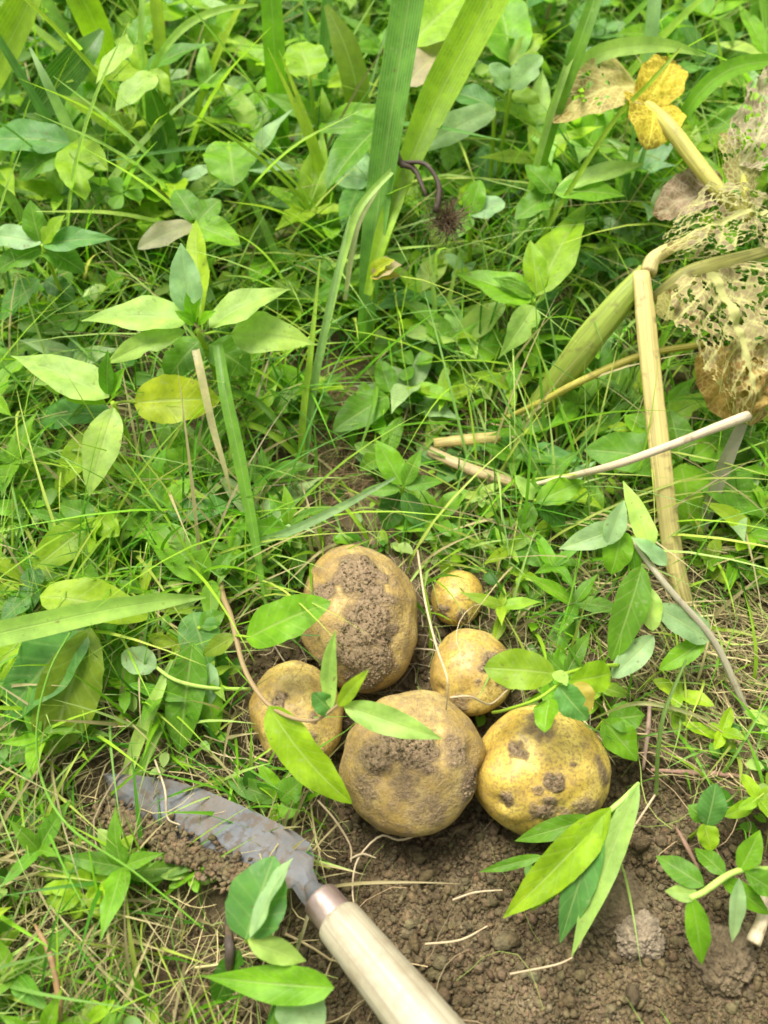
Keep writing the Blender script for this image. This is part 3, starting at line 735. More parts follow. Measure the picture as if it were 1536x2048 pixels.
p.leaf((1118, 1372, .088), (1176, 1440, .085), 66, 'blue', .16, prof='ovate', roll=.5)
p.leaf((1150, 1365, .086), (1178, 1425, .08), 56, 'orange', .14, prof='ovate')
p.leaf((1112, 1342, .088), (1134, 1372, .095), 30, 'pale', .1)
p.stem([(1128, 1360, .086), (1075, 1398, .087), (1010, 1420, .07), (985, 1425, .05)], [7, 6], 'yg', name='side_stem')
p.leaf((1100, 1398, .085), (1090, 1465, .085), 60, 'bright', .12, prof='ovate', roll=.7)
p = Plant('broadleaf_weed', (1230, 1440, 0), 'short weed with a folded leaf behind the bright yellow potato', 'weed')
p.leaf((1205, 1440, .03), (1274, 1522, .02), 72, 'bright', .12, fold=.45)
p.leaf((1215, 1440, .03), (1290, 1430, .03), 62, 'mid', .12)
p.rise((1208, 1440, .03), 7)
# lance leaves under the yellow potato
p = Plant('lance_leaf_sprig', (1275, 1570, .0), 'bundle of bright lance leaves pointing down in front of yellow potato', 'weed')
p.stem([(1278, 1566, .052), (1240, 1605, .05), (1195, 1640, .045)], [8, 12, 10], 'pale')
p.leaf((1222, 1615, .05), (1006, 1836, .022), 82, 'lime', .10, fold=.4, roll=-.2)
p.leaf((1205, 1632, .05), (1062, 1822, .02), 60, 'yg', .10, fold=.4)
p.leaf((1198, 1640, .046), (1120, 1886, .018), 68, 'blue', .10, fold=.35, roll=.2)
p.leaf((1278, 1566, .054), (1143, 1914, .02), 54, 'pale', .06, fold=.5, roll=.3)
p.leaf((1190, 1636, .04), (1030, 1682, .02), 44, 'mid', .1, fold=.3)
p.leaf((1085, 1712, .02), (958, 1744, .012), 24, 'mid', .06)
p.leaf((1235, 1600, .05), (1170, 1780, .02), 44, 'dark', .06)
# sprig at the lower right
p = Plant('broadleaf_weed', (1500, 1760, 0), 'weed with hanging leaves on a pale stem at lower right edge', 'weed')
p.stem([(1560, 1738, .03), (1475, 1742, .05), (1410, 1782, .055), (1380, 1796, .055)], [10, 14, 12], 'pale')
p.leaf((1408, 1772, .058), (1312, 1712, .05), 50, 'mid', .14, prof='lance')
p.leaf((1398, 1790, .056), (1330, 1782, .05), 34, 'pale', .1)
p.leaf((1382, 1792, .056), (1404, 1930, .03), 50, 'bright', .12, hint=(0, -.6, .8))
p.leaf((1478, 1756, .052), (1464, 1884, .03), 34, 'paleblue', .08, hint=(0, -.6, .8))
p.leaf((1490, 1745, .05), (1560, 1790, .04), 48, 'mid', .12)
p.leaf((1480, 1740, .05), (1520, 1660, .06), 50, 'bright', .1)
p.leaf((1440, 1755, .05), (1540, 1830, .03), 42, 'bright', .1)
p.leaf((1450, 1750, .045), (1390, 1696, .03), 42, 'mid', .1)
p = Plant('broadleaf_weed', (1420, 1690, 0), 'small sprig with a bluish upright leaf above lower right weed', 'weed')
p.rise((1414, 1645, .03), 7)
p.leaf((1414, 1650, .032), (1432, 1566, .045), 62, 'blue', .1, prof='ovate')
p.leaf((1408, 1645, .032), (1422, 1702, .025), 48, 'lime', .12, prof='ovate')
p.leaf((1412, 1640, .03), (1375, 1610, .03), 40, 'mid')
# leaves lying over the knife
p = Plant('broadleaf_weed', (500, 1960, 0), 'weed whose big bluish leaves lie over the knife blade', 'weed')
p.rise((492, 1880, .065), 9)
p.leaf((490, 1878, .068), (548, 1712, .075), 132, 'blue', .12, prof='ovate', fold=.3)
p.leaf((500, 1876, .07), (586, 1716, .082), 70, 'paleblue', .1, prof='lance', roll=-.9, fold=.3)
p.leaf((495, 1880, .068), (612, 1922, .055), 50, 'pale', .14, prof='lance')
p.leaf((668, 1976, .055), (402, 1952, .045), 78, 'bright', .14, prof='acumin', petiole=(500, 1960, .01))
p.leaf((575, 1968, .045), (632, 2075, .04), 100, 'paleblue', .1, prof='round', fold=.3)
p.leaf((480, 1900, .05), (430, 2010, .02), 60, 'dark', .1, prof='ovate')
# small yellow-green rosette, lower left
p = Plant('rosette_weed', (168, 1785, 0), 'small bright yellow-green rosette beside the knife tip', 'weed')
for k in range(11):
    a = k * 2.4; r = 78 + 18 * math.sin(k * 3.1)
    p.leaf((168 + 6 * math.cos(a), 1782 + 5 * math.sin(a), .028), (168 + r * math.cos(a), 1782 + r * .8 * math.sin(a), .026 + .008 * (k % 3)), 30, 'lime' if k % 3 else 'yg', .18, prof='oblong')
p = Plant('rosette_weed', (385, 1740, 0), 'small frilly weed at the saw teeth of the knife', 'weed')
for k in range(9):
    a = k * 2.4 + .5; r = 55 + 14 * math.sin(k * 2.3)
    p.leaf((385, 1742, .024), (385 + r * math.cos(a), 1742 + r * .7 * math.sin(a), .026 + .006 * (k % 2)), 24, 'pale' if k % 3 else 'bright', .15, prof='oblong')
p = Plant('rosette_weed', (560, 1585, 0), 'small leafy weed between the vine potato and knife', 'weed')
for b, t, ww, c in (((555, 1600, .02), (455, 1560, .022), 46, 'mid'), ((560, 1595, .02), (520, 1530, .03), 40, 'bright'), ((560, 1600, .022), (605, 1560, .03), 60, 'mid'), ((562, 1605, .02), (600, 1625, .02), 56, 'bright'), ((555, 1606, .02), (545, 1650, .015), 24, 'lime')):
    p.leaf(b, t, ww, c, .12, prof='ovate')

# ---- dying potato haulm, right
YST, TST = (0.64, 0.56, 0.22), (0.50, 0.40, 0.20)
h = Plant('potato_haulm', (1375, 1215, 0), 'dying yellow potato plant with bent stalk and insect-eaten leaves', 'potato plant')
h.stem([(1282, 545, .135), (1292, 640, .122), (1306, 780, .10), (1322, 920, .075), (1342, 1080, .04), (1362, 1180, .018), (1385, 1240, .0)], [34, 42, 42, 43, 40, 36, 30], YST, name='stalk', mat=M_STALK, sides=14, bumps=.05, flat=.7)
h.stem([(1292, 540, .132), (1235, 610, .115), (1170, 690, .09), (1105, 780, .05), (1050, 850, .012)], [34, 54, 60, 56, 44], (0.34, 0.45, 0.07), name='stalk', mat=M_STALK, sides=14, bumps=.04, flat=.7)
h.stem([(1296, 546, .133), (1310, 515, .137), (1355, 490, .138), (1420, 462, .138)], [34, 30, 22, 18], YST, name='stalk', mat=M_STALK, sides=10, bumps=.05)
h.stem([(1305, 600, .11), (1370, 555, .125), (1440, 530, .128), (1540, 500, .12)], [24, 44, 40, 22], (0.46, 0.44, 0.12), name='stalk', mat=M_STALK, sides=12, bumps=.02, flat=.5)
h.stem([(1000, 842, .03), (1090, 800, .055), (1150, 768, .07), (1280, 712, .085), (1410, 688, .1)], [10, 15, 17, 14], (0.46, 0.42, 0.07), name='petiole', mat=M_STALK)
h.stem([(1288, 205, .165), (1335, 250, .168), (1385, 315, .16), (1448, 392, .15), (1500, 440, .14)], [22, 32, 33, 30, 22], (0.55, 0.52, 0.13), name='stalk', mat=M_STALK, sides=14, bumps=.015)
h.stem([(1500, 440, .14), (1490, 380, .15), (1478, 330, .155)], [20, 14], (0.5, 0.47, 0.08), name='petiole', mat=M_STALK)
def lacy(plant, b, t, wpx, c_t, c_v, holes=0.1, arch=.15, roll=0.0, seed=0, crumple=.12, name='eaten_leaf', label=None, n=100, net=.95, tipbrown=.8):
    B, T = P3(b), P3(t); wd = size(wpx, (B + T) / 2); L = (T - B).length
    d = (T - B) / L; hn = Vector((0, -.4, .9)); hn = (hn - d * hn.dot(d)).normalized(); hn = Quaternion(d, roll) @ hn; sd = d.cross(hn)
    S, Tt = np.meshgrid(np.linspace(0, 1, n), np.linspace(-1, 1, n), indexing='ij'); s, t_ = S.ravel(), Tt.ravel()
    prof = np.array([PROF['heart'](min(max(x, 1e-3), .999)) for x in s])
    hw = wd / 2 * prof * (1 + .12 * vnoise(np.stack([s * 6, np.sign(t_) * 2, s * 0 + seed], 1), seed))
    q = np.stack([s * L * 260, t_ * hw * 260, s * 0 + seed], 1)
    zc = crumple * L * (0.5 * fbm(q * .11, 2, seed) + 0.35 * fbm(q * .35, 2, seed + 5)) + .22 * np.abs(t_) * hw + arch * L * 4 * s * (1 - s)
    Bv, dv, sv, hv = (np.array(x) for x in (B - plant.o, d, sd, hn))
    V = Bv + np.outer(s * L, dv) + np.outer(t_ * hw, sv) + np.outer(zc, hv)
    V += 0.00012 * RNG.normal(size=V.shape)
    a = np.abs(t_)
    vv = np.abs(((s - .32 * a ** .9) * 6.5) % 1 - .5); vein = np.maximum((a < .035 + .04 * (1 - s)), (vv > .455) * 1.0)
    g2 = q[:, :2] * net; ci_ = np.floor(g2); f1 = np.full(len(s), 9.0); f2 = f1.copy(); rnd = np.zeros(len(s))
    for ox in (-1, 0, 1):
        for oy in (-1, 0, 1):
            cx_, cy_ = ci_[:, 0] + ox, ci_[:, 1] + oy; zz0 = cx_ * 0
            jx, jy = hash3(cx_, cy_, zz0, seed + 51), hash3(cx_, cy_, zz0, seed + 52); dd = np.hypot(cx_ + jx - g2[:, 0], cy_ + jy - g2[:, 1])
            near = dd < f1; f2 = np.where(near, f1, np.minimum(f2, dd)); f1 = np.where(near, dd, f1); rnd = np.where(near, hash3(cx_, cy_, zz0, seed + 53), rnd)
    web = (f2 - f1) < .17
    patch = .5 + .75 * fbm(q * .10, 2, seed + 9)
    keep = (vein > .5) | web | (rnd * .6 + patch * .5 > 1 - holes)
    vein = np.maximum(vein, web * .6)
    keep2 = keep.reshape(n, n)
    cells = keep2[:-1, :-1] & keep2[1:, 1:] | (keep2[1:, :-1] & keep2[:-1, 1:])
    idx = np.arange(n * n).reshape(n, n); ci, cj = np.where(cells)
    F = np.stack([idx[ci, cj], idx[ci + 1, cj], idx[ci + 1, cj + 1], idx[ci, cj + 1]], 1)
    ct, cv = np.array(c_t), np.array(c_v); k = np.clip(.5 + fbm(q * .25, 3, seed + 11), 0, 1)[:, None]
    tipb = np.clip((s - tipbrown) * 3 + fbm(q * .2, 2, seed + 15), 0, 1)[:, None]; cols = ct[None] * (1 - k) + (ct * np.array([.5, .42, .4]))[None] * k; cols = cols * (1 - tipb) + np.array([.26, .16, .035])[None] * tipb * (.6 + .8 * k); vm = np.clip(vein, 0, 1)[:, None]; cols = cols * (1 - vm) + cv[None] * vm
    used = np.unique(F); remap = np.full(n * n, -1); remap[used] = np.arange(len(used))
    o = link(name, mass_mesh(name, V[used], remap[F], M_DRYLEAF, cols=cols[used]), plant.root)
    if label: o['label'] = label
    return o
PV = (0.46, 0.45, 0.16)
lacy(h, (1535, 430, .14), (1318, 512, .145), 165, (0.33, 0.28, 0.14), PV, 0.5, .1, .2, 2, crumple=.2, label='upper lace-like eaten leaf')
lacy(h, (1418, 545, .135), (1505, 850, .085), 290, (0.33, 0.27, 0.12), PV, 0.45, .12, -.2, 5, crumple=.2, tipbrown=.5, label='large lace-like eaten leaf with ochre lower end')
lacy(h, (1470, 690, .11), (1470, 850, .08), 170, (0.38, 0.25, 0.05), (0.4, 0.3, 0.08), 0.85, .12, .1, 6, crumple=.3)
lacy(h, (1452, 385, .14), (1305, 425, .125), 120, (0.30, 0.21, 0.12), (0.36, 0.30, 0.18), 0.8, .2, .3, 7, crumple=.35, name='curled_dry_leaf')
lacy(h, (1480, 330, .16), (1560, 140, .17), 130, (0.40, 0.34, 0.20), (0.45, 0.42, 0.22), 0.5, .1, .2, 9)
lacy(h, (1490, 380, .15), (1440, 270, .16), 80, (0.34, 0.30, 0.10), PV, 0.6, .1, .2, 10)
lacy(h, (1275, 175, .165), (1095, 245, .155), 140, (0.46, 0.38, 0.12), (0.5, 0.45, 0.16), 0.8, .18, .2, 12, label='mottled yellow-brown leaf')
lacy(h, (1290, 210, .166), (1345, 120, .175), 92, (0.58, 0.46, 0.03), (0.62, 0.52, 0.06), 0.92, .15, .1, 14, crumple=.2, label='bright yellow leaf lobe')
lacy(h, (1300, 205, .165), (1290, 305, .155), 130, (0.58, 0.46, 0.03), (0.62, 0.54, 0.06), 0.9, .2, -.1, 15, crumple=.2, label='bright yellow leaf lobe')
lacy(h, (1330, 640, .115), (1345, 580, .12), 60, (0.40, 0.36, 0.10), PV, 0.6, .1, .1, 16)
single_stalk('dry_twig', [(1056, 972, .035), (1130, 955, .055), (1230, 930, .09), (1330, 895, .105), (1420, 860, .105), (1495, 832, .1)], [8, 14, 16, 18, 22], (0.50, 0.42, 0.28), 'whitish dry twig lying across the yellow stalk', 'twig')
single_stalk('broken_straw', [(1000, 874, .035), (930, 880, .036), (868, 886, .032)], [26, 24, 20], (0.58, 0.46, 0.16), 'short thick yellow straw, upper half of a snapped stem', 'straw', mat=M_STALK, flat=.6)
single_stalk('broken_straw', [(858, 902, .03), (940, 938, .032), (1048, 972, .03)], [22, 24, 20], (0.52, 0.42, 0.22), 'tan straw, lower half of a snapped stem', 'straw', mat=M_STALK, flat=.6)
single_blade('dry_strap', [(1484, 846, .095), (1452, 920, .075), (1422, 1000, .05), (1388, 1100, .015)], [22, 30, 28, 20], (0.36, 0.31, 0.24), 'grey dried strap hanging behind the yellow stalk', 'dead leaf')
single_stalk('pink_runner', [(1302, 1540, .004), (1380, 1545, .008), (1470, 1556, .01), (1560, 1590, .006)], [6, 11, 10, 6], (0.36, 0.20, 0.15), 'pinkish runner stem on the soil at the right edge', 'runner')
single_stalk('mauve_stem', [(1300, 1398, .02), (1296, 1460, .016), (1286, 1540, .004)], [6, 11, 6], (0.30, 0.20, 0.15), 'short mauve stem standing behind the yellow potato', 'stem')
single_stalk('brown_runner', [(1352, 1655, .004), (1372, 1690, .007), (1398, 1740, .003)], [5, 10, 5], (0.26, 0.15, 0.10), 'short red-brown stem lying on soil at lower right', 'stem')
single_stalk('snapped_twig', [(1520, 1770, .02), (1526, 1830, .022), (1506, 1886, .02)], [22, 24, 30], (0.55, 0.46, 0.30), 'pale snapped twig end at the lower right edge', 'twig')
single_stalk('dark_twig', [(452, 1830, .04), (460, 1900, .05), (458, 1960, .035)], [6, 24, 8], (0.05, 0.036, 0.025), 'dark weathered twig stub left of the knife leaves', 'twig', bumps=.2, sides=12, n=20)
single_stalk('brown_stick', [(480, 508, .05), (580, 462, .06), (725, 398, .07)], [14, 18, 15], (0.34, 0.24, 0.14), 'brown stick slanting up towards the tall blades', 'stick')
single_stalk('grey_twig', [(340, 292, .07), (450, 286, .075), (560, 280, .07), (690, 282, .065)], [9, 13, 10], (0.22, 0.17, 0.12), 'thin grey twig lying level left of the tall blades', 'twig')
single_stalk('red_stem', [(232, 450, .03), (238, 330, .07), (248, 215, .11)], [13, 15, 11], (0.22, 0.10, 0.05), 'dark reddish stem standing at the upper left', 'stem')
single_stalk('tan_frond', [(70, 1850, .04), (100, 1910, .045), (118, 2000, .04), (120, 2090, .03)], [6, 12, 13, 8], (0.26, 0.16, 0.07), 'reddish-tan dry seed head at the lower left edge', 'seed head', bumps=.25)
for pts, lab in (([(1240, 1300, .06), (1120, 1420, .0)], None),):
    pass

# ---- tall uprooted blades with a dark root tuft
t_ = Plant('strap_leaf_plant', (740, 620, 0), 'tall plant with two thick strap leaves and dark roots', 'plant')
t_.blade([(722, 700, .02), (735, 620, .07), (745, 500, .105), (762, 370, .135), (785, 210, .18), (815, 20, .225), (850, -200, .28)], [24, 34, 46, 54, 62, 66, 66], (0.13, 0.30, 0.045), fold=.5)
t_.blade([(735, 590, .09), (765, 470, .115), (800, 372, .13), (822, 318, .14), (878, 190, .165), (975, 5, .21), (1060, -170, .255)], [16, 32, 40, 46, 72, 78, 78], 'lime', fold=.45)
t_.blade([(728, 640, .06), (755, 520, .10), (790, 410, .125), (815, 340, .135)], [14, 26, 28, 22], 'yg', fold=.5)
t_.stem([(800, 326, .148), (850, 328, .152), (878, 372, .145), (872, 424, .135)], [8, 9, 14], (0.05, 0.035, 0.02), name='root')
t_.stem([(790, 300, .148), (800, 325, .148), (830, 340, .146), (852, 392, .138)], [20, 14, 7], (0.06, 0.04, 0.025), name='root', bumps=.2)
def thread_mass(n, fn, sides=3, segs=7):
    V, F, C = [], [], []
    ring = np.array([[math.cos(2 * math.pi * k / sides), math.sin(2 * math.pi * k / sides)] for k in range(sides)])
    base = 0
    for i in range(n):
        P, r, c = fn(i); P = np.asarray(P); m = len(P)
        T = np.gradient(P, axis=0); T /= np.linalg.norm(T, axis=1)[:, None] + 1e-9
        h = np.array([0.31, 0.17, 0.93]); S = np.cross(T, h); S /= np.linalg.norm(S, axis=1)[:, None] + 1e-9; Nn = np.cross(S, T)
        rr = r * np.linspace(1, .55, m)[:, None, None]
        ringP = P[:, None] + rr * (ring[None, :, :1] * S[:, None] + ring[None, :, 1:] * Nn[:, None])
        V.append(ringP.reshape(-1, 3)); C.append(np.tile(np.asarray(c), (m * sides, 1)))
        a = (np.arange(m - 1)[:, None] * sides + np.arange(sides)[None]); b = (np.arange(m - 1)[:, None] * sides + (np.arange(sides)[None] + 1) % sides)
        F.append(np.stack([a, b, b + sides, a + sides], -1).reshape(-1, 4) + base); base += m * sides
    return np.concatenate(V), np.concatenate(F), np.concatenate(C)
def wander(p0, d0, L, segs, curl, zfn=None, lift=0.0):
    d = np.array(d0, float); d /= np.linalg.norm(d); p = np.array(p0, float); out = [p.copy()]; turn = RNG.normal(0, curl)
    for k in range(segs):
        turn = .6 * turn + RNG.normal(0, curl); c, s = math.cos(turn), math.sin(turn)
        d = np.array([d[0] * c - d[1] * s, d[0] * s + d[1] * c, d[2] + RNG.normal(0, .12)]); d /= np.linalg.norm(d)
        p = p + d * L / segs; out.append(p.copy())
    return np.array(out)
rc = np.array(at(895, 442, .128))
def rootlet(i):
    d = RNG.normal(size=3); d /= np.linalg.norm(d); p0 = rc - np.array(t_.o) + RNG.normal(0, .003, 3)
    k = RNG.uniform(.5, 1.3); return wander(p0, d, .019 * k, 5, .5), RNG.uniform(.00022, .0004), np.array([.11, .07, .035]) * k
V, F, C = thread_mass(260, rootlet)
o = link('root_tuft', mass_mesh('root_tuft', V, F, M_STRAW, cols=C), t_.root); o['kind'] = 'stuff'
p = Plant('pale_stalk_tuft', (640, 780, 0), 'tuft of pale stalks fanning down from the dark roots', 'grass tuft')
p.blade([(640, 720, .06), (662, 610, .09), (690, 500, .115), (722, 412, .135), (798, 328, .147)], [12, 16, 16, 15, 12], 'pale', fold=.5)
p.blade([(690, 600, .08), (705, 500, .11), (720, 440, .125), (760, 370, .14)], [8, 12, 12, 9], (0.44, 0.44, 0.24), fold=.5)
p.blade([(600, 1010, .0), (612, 880, .045), (630, 760, .075), (662, 600, .11), (700, 430, .14)], [16, 18, 17, 14, 4], (0.18, 0.32, 0.08), fold=.5)
p.blade([(600, 1000, .0), (606, 840, .06), (622, 700, .09), (640, 520, .12)], [12, 14, 12, 3], 'yg', fold=.5)
# ---- more single leaves of the upper part
def lone(name, label, leaves, stem_to=None, cat='weed', dpx=9):
    up = lambda q: (q[0], q[1], q[2] + .03)
    leaves = [(up(l[0]), up(l[1])) + tuple(l[2:]) for l in leaves]
    c = at(*leaves[0][0]); q = Plant(name, (leaves[0][0][0], leaves[0][0][1] + 60, 0), label, cat); q.root.location.xy = c.xy; q.o = q.root.location.copy(); q.o.z = gz(c.x, c.y); q.root.location.z = q.o.z
    q.rise(leaves[0][0], dpx)
    for l in leaves:
        kw = l[4] if len(l) > 4 else {}
        q.leaf(l[0], l[1], l[2], l[3], **kw)
    return q
O, H_ = dict(prof='ovate'), dict(prof='heart', fold=.15)
lone('broadleaf_weed', 'weed with a large yellow-green leaf behind the tall strap leaves', [((815, 95, .13), (975, -40, .14), 150, 'lime', O), ((810, 172, .12), (905, 85, .125), 92, 'tan', O), ((830, 40, .13), (760, -60, .14), 80, 'mid', O)])
lone('broadleaf_weed', 'weed with a broad dark green leaf beside the tall strap leaf', [((1025, 128, .12), (985, -30, .14), 112, 'bright', O), ((1020, 130, .12), (1085, 70, .13), 50, 'yg', O), ((1030, 140, .11), (960, 120, .11), 50, 'dark')])
lone('broadleaf_weed', 'weed with two small bluish cupped leaves near the mottled leaf', [((1022, 178, .12), (1085, 112, .14), 64, 'paleblue', O), ((1018, 178, .12), (978, 128, .135), 56, 'paleblue', O), ((1022, 190, .11), (1080, 205, .11), 46, 'yg', O)])
lone('broadleaf_weed', 'weed with a long pale bluish leaf crossing behind yellow strap leaf', [((990, 218, .105), (830, 305, .10), 66, 'paleblue', dict(prof='ovate', roll=-.2)), ((990, 215, .10), (880, 180, .1), 60, 'blue', O)])
lone('broadleaf_weed', 'weed with a glossy folded leaf left of the tall strap leaves', [((770, 245, .105), (655, 378, .10), 86, 'mid', dict(prof='ovate', fold=.6, roll=.2)), ((770, 250, .1), (700, 235, .1), 50, 'bright', O), ((765, 255, .1), (640, 262, .095), 50, 'mid', O)])
lone('broadleaf_weed', 'weed with a big bluish leaf at the upper left edge', [((140, 288, .1), (-30, 280, .1), 88, 'blue', O), ((140, 290, .1), (40, 360, .085), 80, 'mid', O), ((145, 285, .1), (215, 340, .1), 60, 'yg', O), ((138, 290, .1), (170, 400, .09), 80, 'lime', O), ((130, 300, .09), (30, 320, .09), 60, 'dark', O)])
lone('broadleaf_weed', 'weed with bluish leaves and a reddish stem, left of the pale weed', [((85, 490, .1), (235, 478, .1), 60, 'blue', dict(prof='acumin')), ((82, 488, .1), (-20, 470, .1), 60, 'paleblue', O), ((80, 485, .1), (60, 400, .12), 50, 'mid'), ((86, 488, .1), (130, 430, .115), 40, 'lime'), ((84, 495, .095), (-10, 545, .085), 70, 'mid', O), ((88, 495, .095), (170, 545, .08), 60, 'mid', O), ((80, 560, .06), (0, 640, .04), 60, 'blue', O), ((90, 560, .06), (150, 600, .05), 50, 'dark', O)])
lone('broadleaf_weed', 'weed with pale pointed leaves hanging above the reddish stem', [((312, 150, .13), (232, 222, .12), 64, 'pale', O), ((265, 90, .14), (192, 168, .13), 44, 'pale'), ((268, 90, .14), (300, 30, .15), 50, 'mid'), ((300, 140, .13), (340, 190, .12), 40, 'yg')])
lone('heart_leaf_weed', 'weed with a single yellow-green heart-shaped leaf, top centre', [((618, 150, .12), (598, 85, .125), 92, 'lime', H_)])
lone('heart_leaf_weed', 'weed with a wide bright heart-shaped leaf below the grey twig', [((458, 285, .1), (468, 372, .095), 108, 'bright', H_), ((450, 290, .1), (425, 360, .09), 50, 'lime', O)])
lone('broadleaf_weed', 'weed with a pinkish-tan leaf tip above the pale weed', [((385, 450, .085), (275, 498, .085), 60, (0.36, 0.36, 0.18), O), ((390, 450, .085), (480, 490, .08), 70, 'bright', O), ((390, 440, .085), (350, 380, .09), 60, 'mid', O), ((395, 445, .085), (440, 400, .09), 60, 'mid', O)])
lone('broadleaf_weed', 'weed with pale narrow leaf pointing right, below the mottled leaf', [((1110, 380, .09), (1290, 328, .1), 44, 'pale'), ((1108, 385, .09), (1250, 392, .09), 56, 'bright'), ((1105, 385, .09), (1050, 330, .1), 56, 'mid', O), ((1100, 390, .085), (1030, 440, .08), 60, 'mid', O)])
lone('broadleaf_weed', 'weed with a squarish pale leaf right of the root tuft', [((940, 430, .075), (1010, 405, .08), 56, 'paleblue', dict(prof='oblong')), ((940, 432, .075), (900, 480, .07), 50, 'mid', O), ((940, 430, .075), (960, 360, .09), 50, 'bright', O)])
lone('flower_bud_weed', 'weed with a tan and yellow withered bud', [((745, 552, .07), (804, 530, .075), 46, 'tan', dict(fold=.9)), ((742, 550, .07), (790, 520, .08), 34, 'yellow', dict(fold=.9)), ((742, 556, .07), (800, 552, .07), 26, 'orange', dict(fold=.9))])
